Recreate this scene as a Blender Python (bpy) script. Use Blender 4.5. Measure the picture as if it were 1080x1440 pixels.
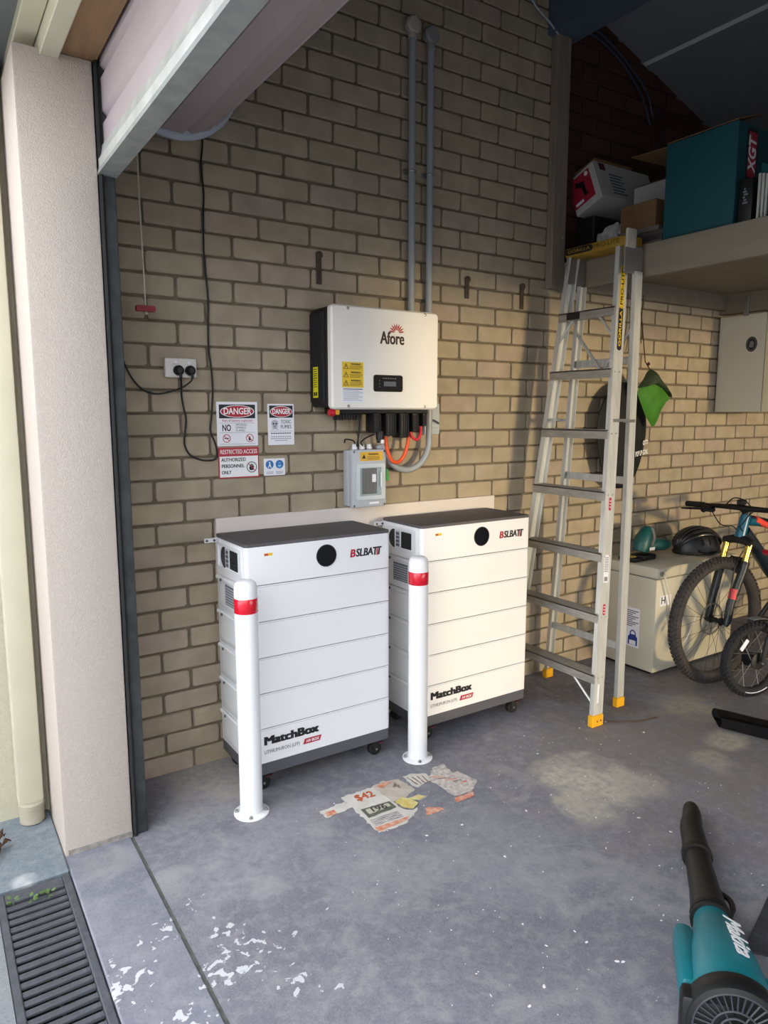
import bpy, bmesh, math, random
from mathutils import Vector, Matrix, noise
random.seed(7)
for o in list(bpy.data.objects): bpy.data.objects.remove(o)
S = bpy.context.scene
COL = S.collection
PI = math.pi

# ------------------------------------------------------------------ camera
CP = Vector((-0.9763, -2.7672, 1.4557)); YAW, PIT, ROL, FPX = 0.57765, -0.13852, -0.00064, 1000.6
FW = Vector((math.sin(YAW)*math.cos(PIT), math.cos(YAW)*math.cos(PIT), math.sin(PIT)))
RT0 = Vector((math.cos(YAW), -math.sin(YAW), 0)); UP0 = RT0.cross(FW)
RT = RT0*math.cos(ROL)+UP0*math.sin(ROL); UPV = -RT0*math.sin(ROL)+UP0*math.cos(ROL)
cam = bpy.data.cameras.new('camera'); camo = bpy.data.objects.new('camera', cam); COL.objects.link(camo)
m = Matrix((RT, UPV, -FW)).transposed().to_4x4(); m.translation = CP; camo.matrix_world = m
cam.sensor_fit = 'HORIZONTAL'; cam.sensor_width = 36; cam.lens = 36*FPX/1080; cam.clip_start = 0.02
S.camera = camo

# ------------------------------------------------------------------ world, sun, exposure
w = bpy.data.worlds.new('overcast_sky'); S.world = w; w.use_nodes = True
bg = w.node_tree.nodes['Background']; bg.inputs[0].default_value = (0.90, 0.94, 1.0, 1); bg.inputs[1].default_value = 1.35
sun = bpy.data.lights.new('low_sun', 'SUN'); suno = bpy.data.objects.new('low_sun', sun); COL.objects.link(suno)
sun.energy = .52; sun.color = (1.0, 0.76, 0.38); sun.angle = math.radians(4)
SAZ, SEL = math.radians(96), math.radians(1.2)
sd = Vector((math.cos(SAZ)*math.cos(SEL), math.sin(SAZ)*math.cos(SEL), -math.sin(SEL)))
suno.rotation_euler = sd.to_track_quat('-Z', 'Y').to_euler(); suno.location = (2, -12, 3)
S.view_settings.view_transform = 'Standard'; S.view_settings.look = 'None'
S.view_settings.gamma = 1.0; S.view_settings.use_curve_mapping = False
S.view_settings.exposure = 1.85

# ------------------------------------------------------------------ materials
MATS = {}
def nd(nt, typ, **kw):
    n = nt.nodes.new(typ)
    for k, v in kw.items(): setattr(n, k, v)
    return n
def rgb(h):
    c = [int(h[i:i+2], 16)/255 for i in (0, 2, 4)]
    return tuple(x/12.92 if x <= .04045 else ((x+.055)/1.055)**2.4 for x in c)
def mat(name, col, rough=.5, metal=0., var=.0, vs=8., bump=0., bs=40., spec=.5, scl=(1,1,1), coat=0., detail=4., vary_obj=0., col2=None):
    if name in MATS: return MATS[name]
    if isinstance(col, str): col = rgb(col)
    M = bpy.data.materials.new(name); M.use_nodes = True; nt = M.node_tree
    b = nt.nodes['Principled BSDF']; b.inputs['Roughness'].default_value = rough; b.inputs['Metallic'].default_value = metal
    b.inputs['Specular IOR Level'].default_value = spec; b.inputs['Coat Weight'].default_value = coat
    b.inputs['Base Color'].default_value = (*col, 1)
    tc = nd(nt, 'ShaderNodeTexCoord'); mp = nd(nt, 'ShaderNodeMapping'); mp.inputs['Scale'].default_value = scl
    nt.links.new(tc.outputs['Object'], mp.inputs[0])
    if var > 0:
        n = nd(nt, 'ShaderNodeTexNoise'); n.inputs['Scale'].default_value = vs; n.inputs['Detail'].default_value = detail
        nt.links.new(mp.outputs[0], n.inputs['Vector'])
        r = nd(nt, 'ShaderNodeMapRange'); r.inputs[1].default_value = .3; r.inputs[2].default_value = .7
        nt.links.new(n.outputs['Fac'], r.inputs[0])
        mx = nd(nt, 'ShaderNodeMix', data_type='RGBA')
        c2 = (rgb(col2) if isinstance(col2, str) else col2) if col2 else tuple(x*(1+var) for x in col)
        mx.inputs[6].default_value = (*[x*(1-var) for x in col], 1) if not col2 else (*col, 1)
        mx.inputs[7].default_value = (*c2, 1)
        nt.links.new(r.outputs[0], mx.inputs[0]); out = mx.outputs[2]
        nt.links.new(out, b.inputs['Base Color'])
    if bump > 0:
        n2 = nd(nt, 'ShaderNodeTexNoise'); n2.inputs['Scale'].default_value = bs; n2.inputs['Detail'].default_value = 5
        nt.links.new(mp.outputs[0], n2.inputs['Vector'])
        bp = nd(nt, 'ShaderNodeBump'); bp.inputs['Strength'].default_value = bump; bp.inputs['Distance'].default_value = .01
        nt.links.new(n2.outputs['Fac'], bp.inputs['Height']); nt.links.new(bp.outputs[0], b.inputs['Normal'])
    MATS[name] = M
    return M

def mat_brick(name, cols, rough=.75, bump=.35):
    M = bpy.data.materials.new(name); M.use_nodes = True; nt = M.node_tree; L = nt.links.new
    b = nt.nodes['Principled BSDF']; b.inputs['Roughness'].default_value = rough; b.inputs['Specular IOR Level'].default_value = .35
    oi = nd(nt, 'ShaderNodeObjectInfo'); ge = nd(nt, 'ShaderNodeNewGeometry')
    ad = nd(nt, 'ShaderNodeMath', operation='ADD'); L(oi.outputs['Random'], ad.inputs[0]); L(ge.outputs['Random Per Island'], ad.inputs[1])
    fr = nd(nt, 'ShaderNodeMath', operation='FRACT'); L(ad.outputs[0], fr.inputs[0])
    cr = nd(nt, 'ShaderNodeValToRGB'); e = cr.color_ramp.elements
    while len(e) < len(cols): e.new(.5)
    for i, c in enumerate(cols):
        e[i].position = i/(len(cols)-1); e[i].color = (*rgb(c), 1)
    L(fr.outputs[0], cr.inputs[0])
    pos = nd(nt, 'ShaderNodeNewGeometry')
    n = nd(nt, 'ShaderNodeTexNoise'); n.inputs['Scale'].default_value = 9; n.inputs['Detail'].default_value = 5; L(pos.outputs['Position'], n.inputs['Vector'])
    mr = nd(nt, 'ShaderNodeMapRange'); mr.inputs[1].default_value = .3; mr.inputs[2].default_value = .7; mr.inputs[3].default_value = .84; mr.inputs[4].default_value = 1.1; L(n.outputs['Fac'], mr.inputs[0])
    mx = nd(nt, 'ShaderNodeMix', data_type='RGBA', blend_type='MULTIPLY'); mx.inputs[0].default_value = 1
    L(cr.outputs[0], mx.inputs[6]); L(mr.outputs[0], mx.inputs[7]); L(mx.outputs[2], b.inputs['Base Color'])
    mp = nd(nt, 'ShaderNodeMapping'); mp.inputs['Scale'].default_value = (25, 25, 150); L(pos.outputs['Position'], mp.inputs[0])
    n2 = nd(nt, 'ShaderNodeTexNoise'); n2.inputs['Scale'].default_value = 1; n2.inputs['Detail'].default_value = 4; L(mp.outputs[0], n2.inputs['Vector'])
    bp = nd(nt, 'ShaderNodeBump'); bp.inputs['Strength'].default_value = bump; bp.inputs['Distance'].default_value = .004
    L(n2.outputs['Fac'], bp.inputs['Height']); L(bp.outputs[0], b.inputs['Normal'])
    MATS[name] = M; return M

def mat_floor(name, base, base2, dust, spots, chip_box, rough=.7, chip_th=.6):
    """painted concrete: mottled paint, dusty patches (x,y,radius,amount), worn-off chips inside chip_box (x0,x1,y0,y1)"""
    M = bpy.data.materials.new(name); M.use_nodes = True; nt = M.node_tree; L = nt.links.new
    b = nt.nodes['Principled BSDF']; b.inputs['Specular IOR Level'].default_value = .35
    g = nd(nt, 'ShaderNodeNewGeometry'); P = g.outputs['Position']
    def noise_(sc, det=5, dist=0.):
        n = nd(nt, 'ShaderNodeTexNoise'); n.inputs['Scale'].default_value = sc; n.inputs['Detail'].default_value = det; n.inputs['Distortion'].default_value = dist
        L(P, n.inputs['Vector']); return n.outputs['Fac']
    def rng(x, a, c, lo=0., hi=1.):
        r = nd(nt, 'ShaderNodeMapRange'); r.inputs[1].default_value = a; r.inputs[2].default_value = c; r.inputs[3].default_value = lo; r.inputs[4].default_value = hi
        L(x, r.inputs[0]); return r.outputs[0]
    def math_(op, a, c):
        n = nd(nt, 'ShaderNodeMath', operation=op)
        for i, x in enumerate((a, c)):
            if isinstance(x, (int, float)): n.inputs[i].default_value = x
            else: L(x, n.inputs[i])
        return n.outputs[0]
    def mix(f, a, c):
        n = nd(nt, 'ShaderNodeMix', data_type='RGBA')
        if isinstance(f, float): n.inputs[0].default_value = f
        else: L(f, n.inputs[0])
        for i, x in ((6, a), (7, c)):
            if isinstance(x, tuple): n.inputs[i].default_value = (*x, 1)
            else: L(x, n.inputs[i])
        return n.outputs[2]
    c = mix(rng(noise_(2.2, 6), .35, .65), rgb(base), rgb(base2))
    c = mix(math_('MULTIPLY', rng(noise_(28, 6), .48, .7), .38), c, rgb(dust))
    c = mix(math_('MULTIPLY', rng(noise_(90, 3), .5, .75), .35), c, rgb('4d5058'))
    c = mix(math_('MULTIPLY', rng(noise_(4.5, 9, 1.5), .54, .72), .55), c, rgb(dust))
    c = mix(math_('MULTIPLY', rng(noise_(16, 10, .8), .48, .75), .30), c, rgb(dust))
    c = mix(math_('MULTIPLY', rng(noise_(210, 2), .56, .72), .5), c, rgb(dust))
    c = mix(math_('MULTIPLY', rng(noise_(170, 3), .58, .74), .45), c, rgb('4d4e56'))
    warp = noise_(7, 5); warp2 = noise_(34, 6)
    for (x, y, r, amt, col) in spots:
        d = nd(nt, 'ShaderNodeVectorMath', operation='DISTANCE'); L(P, d.inputs[0]); d.inputs[1].default_value = (x, y, 0)
        dd = math_('ADD', d.outputs['Value'], math_('MULTIPLY', math_('SUBTRACT', warp, .5), r*1.6))
        f = rng(dd, r, r*.5)
        f = math_('MULTIPLY', f, rng(warp2, .3, .6, .35, 1.))
        c = mix(math_('MULTIPLY', f, amt), c, rgb(col))
    if chip_box:
        sx = nd(nt, 'ShaderNodeSeparateXYZ'); L(P, sx.inputs[0])
        x0, x1, y0, y1 = chip_box
        mk = math_('MULTIPLY', rng(sx.outputs[0], x0, x0+.08), rng(sx.outputs[0], x1, x1-.4))
        mk = math_('MULTIPLY', mk, rng(sx.outputs[1], y1, y1-.45))
        ch = math_('MULTIPLY', noise_(38, 9, .5), rng(noise_(3.2, 3), .3, .62, .55, 1.12))
        ch = math_('MULTIPLY', ch, rng(mk, 0, 1, .80, 1.12))
        ch = math_('MULTIPLY', rng(ch, chip_th, chip_th+.012), rng(mk, .0, .06))
        c = mix(ch, c, rgb('c4c5c8'))
    L(c, b.inputs['Base Color'])
    L(rng(noise_(11, 5), .3, .7, rough-.12, rough+.1), b.inputs['Roughness'])
    bp = nd(nt, 'ShaderNodeBump'); bp.inputs['Strength'].default_value = .25; bp.inputs['Distance'].default_value = .004
    L(noise_(60, 6), bp.inputs['Height']); L(bp.outputs[0], b.inputs['Normal'])
    MATS[name] = M; return M

def mat_clear(name, tint='e8f0f2', alpha_mix=.75):
    M = bpy.data.materials.new(name); M.use_nodes = True; nt = M.node_tree; L = nt.links.new
    b = nt.nodes['Principled BSDF']; b.inputs['Base Color'].default_value = (*rgb(tint), 1); b.inputs['Roughness'].default_value = .12
    t = nd(nt, 'ShaderNodeBsdfTransparent'); t.inputs[0].default_value = (.95, .97, .97, 1)
    mx = nd(nt, 'ShaderNodeMixShader'); mx.inputs[0].default_value = alpha_mix
    L(b.outputs[0], mx.inputs[1]); L(t.outputs[0], mx.inputs[2]); L(mx.outputs[0], nt.nodes['Material Output'].inputs[0])
    MATS[name] = M; return M

WHITE = mat('white_powder_coat', 'ededee', .32, var=.015, vs=3)
WHITE_SIDE = mat('white_steel_end', 'e6e7ea', .4, var=.02, vs=5)
CREAM = mat('inverter_cream', 'efeae0', .35, var=.012, vs=4)
BLACK = mat('black_plastic', '0e0e0f', .5, var=.12, vs=20)
BLACKM = mat('black_metal_paint', '0e0b09', .6, var=.1, vs=20)
RUBBER = mat('black_rubber', '1b1a19', .85, var=.25, vs=30, bump=.3, bs=80)
DGREY = mat('dark_grey_steel', '54545a', .5, var=.05, vs=6)
TOPG = mat('charcoal_top_plate', '575355', .62, var=.12, vs=7, scl=(1, 5, 1))
GREYP = mat('light_grey_plastic', 'b9bec4', .4, var=.02, vs=6)
PIPEG = mat('grey_pvc', '9a9ea2', .45, var=.05, vs=12)
ALU = mat('brushed_aluminium', 'cfcfca', .42, metal=.45, var=.12, vs=9, scl=(6, 6, .6), bump=.04, bs=60)
ALUT = mat('tread_aluminium', 'a9a7a0', .5, metal=.7, var=.15, vs=14, scl=(5, 1, 5))
STEEL = mat('zinc_steel', 'b0b0ac', .35, metal=.9, var=.08, vs=15)
YEL = mat('safety_yellow', 'e9a913', .5, var=.06, vs=15)
YELC = mat('dark_yellow_cap', '94741c', .6, var=.22, vs=16)  # darker, more mottled yellow than the ladder feet
STKY = mat('yellow_sticker', 'ecc41c', .45)
RED = mat('signal_red', 'c3122c', .45)
REDREF = mat('red_reflective_band', 'd5122b', .25, var=.08, vs=60, coat=.4)
SIGNW = mat('sign_white', 'eceaf0', .35)
INK = mat('print_black', '15131a', .5)
INKG = mat('print_grey', '77777c', .5)
INKR = mat('print_red', 'b3142e', .5)
INKW = mat('print_white', 'f4f4f4', .5)
INKB = mat('print_blue', '1f73b8', .5)
INKBR = mat('print_brown', '3a241a', .5)
TEAL = mat('tool_teal', '0b6c77', .42, var=.06, vs=10, coat=.15)
TEALBOX = mat('teal_carton', '07474e', .6, var=.06, vs=5)
TIMBER = mat('weathered_timber', '857a6d', .7, var=.14, vs=5, scl=(8, 8, .8), bump=.1, bs=30)
FASCIA = mat('shelf_timber_paint', '7d7464', .65, var=.1, vs=4, scl=(4, .7, 4), bump=.08, bs=25)
CARD = mat('cardboard', '735638', .8, var=.1, vs=9)
CARTON = mat('white_carton', 'bdbab8', .6, var=.03, vs=6)
RENDERW = mat('sand_render', 'c0b4aa', .85, var=.05, vs=90, bump=.4, bs=260)
CREAMP = mat('cream_paint', 'c6c1aa', .55, var=.05, vs=5)
DOORP = mat('door_steel_paint', 'b0a3a5', .42, var=.05, vs=6)
RAIL = mat('door_rail_aluminium', 'b9bab6', .5, metal=.35, var=.14, vs=12, bump=.05, bs=50)
GUIDE = mat('guide_weathered_steel', '363a3b', .6, metal=.3, var=.35, vs=18, bump=.15, bs=60)
BROWN = mat('brown_timber', '8a6d4e', .7, var=.14, vs=7, scl=(6, 1, 6))
IRON = mat('cast_iron', '494b51', .75, var=.2, vs=25, bump=.3, bs=90)
RUST = mat('rusty_strap', '4c3f34', .8, var=.3, vs=30, bump=.2, bs=80)
SOFFIT = mat('grey_soffit', '6d6f73', .7, var=.05, vs=4)
CEIL = mat('ceiling_board', '76787d', .8, var=.03, vs=2)
BEAMB = mat('blue_grey_beam', '4c5a6a', .7, var=.05, vs=3)
FREEZ = mat('freezer_enamel', 'c8c1ad', .45, var=.04, vs=4)
CABM = mat('cabinet_enamel', 'd3cdb9', .5, var=.03, vs=3)
CABM2 = mat('cabinet_enamel_warm', 'e0d3ac', .5, var=.03, vs=3)
LIME = mat('green_nylon', '3d7a17', .7, var=.2, vs=14, bump=.2, bs=30)
NYL = mat('black_nylon', '0b0a0d', .75, var=.2, vs=12, bump=.25, bs=14)
PLAST = mat('crinkled_clear_plastic', 'b9b9ba', .3, var=.25, vs=25, bump=.9, bs=22)
GOLD = mat('gold_stanchion', 'c9b45a', .2, metal=.9)
FRAMET = mat('bike_teal', '125a72', .3, coat=.5)
FRAMEO = mat('bike_orange', 'f0503c', .35, coat=.4)
FRAMED = mat('bike_dark', '17222a', .35, coat=.4)
LEAFB = mat('dry_leaf', '5c4030', .8, var=.3, vs=30)
LEAFG = mat('weed_green', '56703a', .7, var=.2, vs=30)
PAPER = mat('torn_flyer_paper', 'cfc9c0', .8, var=.1, vs=18)
PAPERO = mat('flyer_orange', 'c8704c', .8, var=.18, vs=40, col2='d9b6a0')
PAPERD = mat('flyer_dark', '5d6152', .8, var=.2, vs=30)
PAPERY = mat('flyer_yellow', 'c9b046', .8, var=.2, vs=40, col2='d8cfa0')
FLAKE = mat('white_flake', 'eceaec', .7)
MORTAR = mat('painted_mortar', '706655', .85, var=.2, vs=22, bump=.5, bs=70)  # darker than the brick paint: joint dust, plus recess shade put into the colour
MORTARR = mat('raw_mortar', '362822', .9, var=.2, vs=22, bump=.5, bs=70)
BRICK = mat_brick('painted_brick', ['a69883', 'ab9e87', 'a19581', 'afa087', 'a89a88', 'ab998a', 'a3977f'])
BRICKR = mat_brick('raw_red_brick', ['452a24', '4c2f28', '3e2521', '4f352e'])
ORANGE = mat('orange_cable', 'e8582a', .5)
REDC = mat('red_cable', 'd02a36', .5)
GREENT = mat('green_tag', '3d9a45', .5)
BLUEBLK = mat('display_glass', '07070e', .3, spec=.2)
SCREEN = mat('lcd_screen', '4c4e53', .3)
CLEAR = mat_clear('clear_polycarbonate', 'c8d0d2', .88)
DMESH = mat('vent_mesh', '2a2c30', .7)

# ------------------------------------------------------------------ mesh helpers
def B(): return bmesh.new()
def box(bm, x0, x1, y0, y1, z0, z1, bev=0., seg=1, M=None):
    r = bmesh.ops.create_cube(bm, size=1)
    vs = r['verts']
    for v in vs:
        v.co = Vector(((x0+x1)/2+v.co.x*(x1-x0), (y0+y1)/2+v.co.y*(y1-y0), (z0+z1)/2+v.co.z*(z1-z0)))
    if bev > 0:
        es = list({e for v in vs for e in v.link_edges})
        r2 = bmesh.ops.bevel(bm, geom=es, offset=bev, segments=seg, affect='EDGES', profile=.5)
        vs = [v for v in r2['verts']] if r2['verts'] else vs
        vs = list({v for f in r2['faces'] for v in f.verts} | set(v for v in vs if v.is_valid))
    if M is not None:
        for v in vs: v.co = M @ v.co
    return vs
def frame(t):
    t = t.normalized(); a = Vector((0, 0, 1)) if abs(t.z) < .9 else Vector((1, 0, 0))
    u = t.cross(a).normalized(); return u, t.cross(u).normalized()
def tube(bm, pts, r, seg=8, caps=True, closed=False):
    pts = [Vector(p) for p in pts]; n = len(pts)
    rs = r if isinstance(r, (list, tuple)) else [r]*n
    rings = []; u = None
    for i, p in enumerate(pts):
        if closed: t = pts[(i+1) % n]-pts[i-1]
        else: t = pts[min(i+1, n-1)]-pts[max(i-1, 0)]
        t.normalize()
        if u is None: u, v = frame(t)
        else:
            u = (u-t*u.dot(t)).normalized(); v = t.cross(u)
        rings.append([bm.verts.new(p+(u*math.cos(2*PI*k/seg)+v*math.sin(2*PI*k/seg))*rs[i]) for k in range(seg)])
    m_ = n if closed else n-1
    for i in range(m_):
        a, b = rings[i], rings[(i+1) % n]
        off = 0
        if closed and i == n-1:
            off = min(range(seg), key=lambda k: (b[k].co-a[0].co).length)
        for k in range(seg):
            bm.faces.new((a[k], a[(k+1) % seg], b[(k+1+off) % seg], b[(k+off) % seg]))
    if caps and not closed:
        bm.faces.new(list(reversed(rings[0]))); bm.faces.new(rings[-1])
    return rings
def cyl(bm, p0, p1, r0, r1=None, seg=16): return tube(bm, [p0, p1], [r0, r0 if r1 is None else r1], seg)
def lathe(bm, prof, o=(0, 0, 0), ax=(0, 0, 1), seg=24):
    o = Vector(o); ax = Vector(ax).normalized(); u, v = frame(ax); rings = []
    for r, h in prof:
        if r < 1e-6: rings.append([bm.verts.new(o+ax*h)])
        else: rings.append([bm.verts.new(o+ax*h+(u*math.cos(2*PI*k/seg)+v*math.sin(2*PI*k/seg))*r) for k in range(seg)])
    for a, b in zip(rings, rings[1:]):
        for k in range(seg):
            k2 = (k+1) % seg
            if len(a) == 1 and len(b) == 1: continue
            if len(a) == 1: bm.faces.new((a[0], b[k2], b[k]))
            elif len(b) == 1: bm.faces.new((a[k], a[k2], b[0]))
            else: bm.faces.new((a[k], a[k2], b[k2], b[k]))
def prism(bm, poly, o, u, v, d):
    """polygon (a,b) in the plane o+u*a+v*b, extruded by d along u x v"""
    o, u, v = Vector(o), Vector(u), Vector(v); n = u.cross(v).normalized()
    a = [bm.verts.new(o+u*x+v*y) for x, y in poly]; b = [bm.verts.new(q.co+n*d) for q in a]
    k = len(a)
    bm.faces.new(list(reversed(a))); bm.faces.new(b)
    for i in range(k): bm.faces.new((a[i], a[(i+1) % k], b[(i+1) % k], b[i]))
def ring_prism(bm, outer, inner, o, u, v, d):
    o, u, v = Vector(o), Vector(u), Vector(v); n = u.cross(v).normalized(); k = len(outer)
    A = [bm.verts.new(o+u*x+v*y) for x, y in outer]; C = [bm.verts.new(o+u*x+v*y) for x, y in inner]
    A2 = [bm.verts.new(q.co+n*d) for q in A]; C2 = [bm.verts.new(q.co+n*d) for q in C]
    for i in range(k):
        j = (i+1) % k
        bm.faces.new((A2[i], A2[j], C2[j], C2[i])); bm.faces.new((A[j], A[i], C[i], C[j]))
        bm.faces.new((A[i], A[j], A2[j], A2[i])); bm.faces.new((C[j], C[i], C2[i], C2[j]))
def ellp(rx, ry, n=28, cx=0, cy=0): return [(cx+rx*math.cos(2*PI*i/n), cy+ry*math.sin(2*PI*i/n)) for i in range(n)]
def rrect(w_, h_, r, n=4, cx=0, cy=0):
    p = []
    for sx, sy, a0 in ((1, 1, 0), (-1, 1, PI/2), (-1, -1, PI), (1, -1, 3*PI/2)):
        for i in range(n+1):
            a = a0+PI/2*i/n; p.append((cx+sx*(w_/2-r)+r*math.cos(a), cy+sy*(h_/2-r)+r*math.sin(a)))
    return p
def cr(pts, n=8):
    pts = [Vector(p) for p in pts]; q = [pts[0]*2-pts[1]]+pts+[pts[-1]*2-pts[-2]]; out = []
    for i in range(1, len(q)-2):
        p0, p1, p2, p3 = q[i-1:i+3]
        for k in range(n):
            t = k/n; out.append(.5*((2*p1)+(p2-p0)*t+(2*p0-5*p1+4*p2-p3)*t*t+(3*p1-p0-3*p2+p3)*t**3))
    out.append(pts[-1]); return out
def obj(name, bm, m_, parent=None, smooth=30, world=True, kind=None, label=None):
    bmesh.ops.recalc_face_normals(bm, faces=bm.faces)
    me = bpy.data.meshes.new(name); bm.to_mesh(me); bm.free(); me.materials.append(m_)
    if smooth:
        me.polygons.foreach_set('use_smooth', [True]*len(me.polygons)); me.set_sharp_from_angle(angle=math.radians(smooth))
    return objm(name, me, parent, world, kind, label)
def world_of(o):
    m_ = Matrix.LocRotScale(o.location, o.rotation_euler, None)
    return world_of(o.parent) @ m_ if o.parent else m_
def objm(name, me, parent=None, world=True, kind=None, label=None):
    o = bpy.data.objects.new(name, me); COL.objects.link(o)
    if parent is not None:
        o.parent = parent
        if world: me.transform(world_of(parent).inverted())
    if kind: o['kind'] = kind
    if label: o['label'] = label
    return o
def thing(name, label, cat, loc=(0, 0, 0), rz=0, group=None):
    o = bpy.data.objects.new(name, None); COL.objects.link(o); o.location = loc; o.rotation_euler = (0, 0, rz); o.empty_display_size = .05
    return tag(o, label, cat, group)
def tag(o, label, cat, group=None):
    o['label'] = label; o['category'] = cat
    if group: o['group'] = group
    return o
def struct(name, bm, m_, smooth=0, label=None):
    o = obj(name, bm, m_, None, smooth); o['kind'] = 'structure'
    if label: o['label'] = label
    return o
def dup(root, loc, label):
    r = root.copy(); COL.objects.link(r); r.location = loc; r['label'] = label
    def rec(src, dst):
        for ch in [c for c in bpy.data.objects if c.parent == src]:
            c = ch.copy(); COL.objects.link(c); c.parent = dst; rec(ch, c)
    rec(root, r); return r
def text(name, body, size, m_, parent, o, right, up, align='CENTER', thick=0., shear=0., width=None, world=True, depth=.0006, spacing=1., valign='CENTER', bold=0.):
    cu = bpy.data.curves.new('tmp', 'FONT'); cu.body = body; cu.size = size; cu.align_x = align; cu.align_y = valign
    cu.offset = thick; cu.shear = shear; cu.space_character = spacing; cu.resolution_u = 3; cu.extrude = depth/2
    t = bpy.data.objects.new('tmp', cu); COL.objects.link(t)
    dg = bpy.context.evaluated_depsgraph_get(); me = bpy.data.meshes.new_from_object(t.evaluated_get(dg))
    bpy.data.objects.remove(t); bpy.data.curves.remove(cu)
    me.name = name; me.materials.clear(); me.materials.append(m_)
    if width and len(me.vertices):
        xs = [v.co.x for v in me.vertices]; s = width/max(1e-6, max(xs)-min(xs))
        me.transform(Matrix.Diagonal((s, 1, 1, 1)))
    if bold:
        b3 = B()
        for dx, dy in ((-bold, -bold*.5), (bold, -bold*.5), (-bold, bold*.5), (bold, bold*.5), (0, 0)):
            m2 = me.copy(); m2.transform(Matrix.Translation((dx, dy, dx*.05+dy*.03))); b3.from_mesh(m2); bpy.data.meshes.remove(m2)
        b3.to_mesh(me); b3.free()
    R, U = Vector(right).normalized(), Vector(up).normalized(); N = R.cross(U)
    M = Matrix((R, U, N)).transposed().to_4x4(); M.translation = Vector(o)+N*(depth/2)
    me.transform(M)
    return objm(name, me, parent, world)
X_, Y_, Z_ = Vector((1, 0, 0)), Vector((0, 1, 0)), Vector((0, 0, 1))
def flat(name, poly, m_, parent, o, right=X_, up=Z_, d=.0006, world=True):
    bm = B(); prism(bm, poly, o, right, up, d); return obj(name, bm, m_, parent, 0, world)
def rect(x0, x1, y0, y1): return [(x0, y0), (x1, y0), (x1, y1), (x0, y1)]

# ================================================================== STRUCTURE
def ceil_z(x): return 3.476-.3256*(x-2.213) if x > 1.95 else 3.562-.24*(1.95-x)
FLOORM = mat_floor('painted_floor', '74737d', '7e7d87', 'a19f9f',
    [(1.45, -1.05, .75, .45, '857d74'), (2.3, -1.2, .9, .6, '7e756a'), (1.6, -.75, .5, .35, '7f776e'), (2.6, -.6, .5, .6, '746c61'),
     (1.16, -.99, .24, 1.0, 'bdb7a8'), (1.02, -1.10, .15, .85, 'b3ada0'), (1.32, -1.10, .14, .7, 'a9a298'), (1.72, -1.16, .12, .75, 'aaa394'), (1.95, -1.08, .12, .85, 'b4ac98'),
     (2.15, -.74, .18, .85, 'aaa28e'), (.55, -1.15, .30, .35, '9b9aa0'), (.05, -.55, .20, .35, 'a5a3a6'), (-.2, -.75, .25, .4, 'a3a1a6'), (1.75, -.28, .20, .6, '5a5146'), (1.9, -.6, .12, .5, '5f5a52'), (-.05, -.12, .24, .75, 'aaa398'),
     (.32, -.14, .25, .4, '8f8983'), (-.18, -.30, .16, .45, 'aaa6a3'), (.8, -.62, .14, .25, '85827e'), (.15, -1.0, .25, .3, 'acabab'), (3.6, -1.2, .9, .6, '766e63')],
    (-.56, -.02, -2.2, -.70), chip_th=.59)
APRONM = mat_floor('painted_apron', '72737f', '7c7d89', '94949b', [(-.56, -.47, .1, .3, 'a09a92'), (-.58, -1.0, .3, .25, '8f8c93')], (-.74, .2, -2.0, -.62), chip_th=.575)
SILLM = mat_floor('painted_sill', '69747c', '747e86', '8f9498', [(-.8, -.44, .05, .5, 'd5d5d5')], None)
DRIVEM = mat_floor('driveway_concrete', '75797e', '808386', '8e8f8e', [], None)
bm = B(); box(bm, -.452, 6.2, -5.75, .05, -.12, 0); struct('floor', bm, FLOORM)
bm = B(); box(bm, -.672, -.462, -5.75, -.0, -.12, 0, .004); struct('floor_apron', bm, APRONM)
bm = B(); box(bm, -.462, -.452, -5.75, 0, -.12, -.006); struct('floor_joint', bm, mat('joint_filler', '5a5c58', .9, var=.3, vs=40, bump=.4))
bm = B(); box(bm, -.9, -.672, -.452, .02, -.12, .004, .006); struct('floor_sill', bm, SILLM)
bm = B(); box(bm, -14, -.885, -14, -.455, -.12, -.002); box(bm, -14, -.9, -.455, -.03, -.12, -.002); struct('floor_driveway', bm, DRIVEM)
bm = B(); box(bm, -.9, -.66, -5.75, -.45, -.25, -.12); struct('floor_drain_channel', bm, mat('drain_near_black', '141310', .95, var=.4, vs=30))  # near-black channel bottom below the grate slots
bm = B(); box(bm, -.452, 6.2, -5.75, .05, -.25, -.12); box(bm, -.672, -.452, -5.75, 0, -.25, -.12); struct('floor_footing', bm, DRIVEM)

# --- the painted brick wall
LB, HB, Z0 = .2297, .086, .079
wall = None
bm = B()
XE = 5.9
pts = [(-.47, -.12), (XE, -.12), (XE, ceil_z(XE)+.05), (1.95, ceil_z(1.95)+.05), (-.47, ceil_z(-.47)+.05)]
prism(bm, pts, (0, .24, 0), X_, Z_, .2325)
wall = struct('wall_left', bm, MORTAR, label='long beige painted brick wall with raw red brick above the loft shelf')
def brick_verts(w_, h_, rnd):
    """rounded-edged brick face: back ring, shoulder ring, front ring"""
    d0, d1, d2 = .010, .0005, -.0022
    def rg(ins, dep, c, jit):
        p = []
        a, b = w_/2-ins, h_/2-ins
        for (sx, sy) in ((-1, -1), (1, -1), (1, 1), (-1, 1)):
            q = [(sx*(a-c), sy*b), (sx*a, sy*(b-c))]
            if sx*sy > 0: q.reverse()
            p += q
        return [Vector((x+rnd.uniform(-jit, jit), dep, y+rnd.uniform(-jit, jit))) for x, y in p]
    return [rg(0, d0, .006, .0010), rg(.0006, d1, .007, .0014), rg(.0036, d2, .0065, .0010)]
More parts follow.
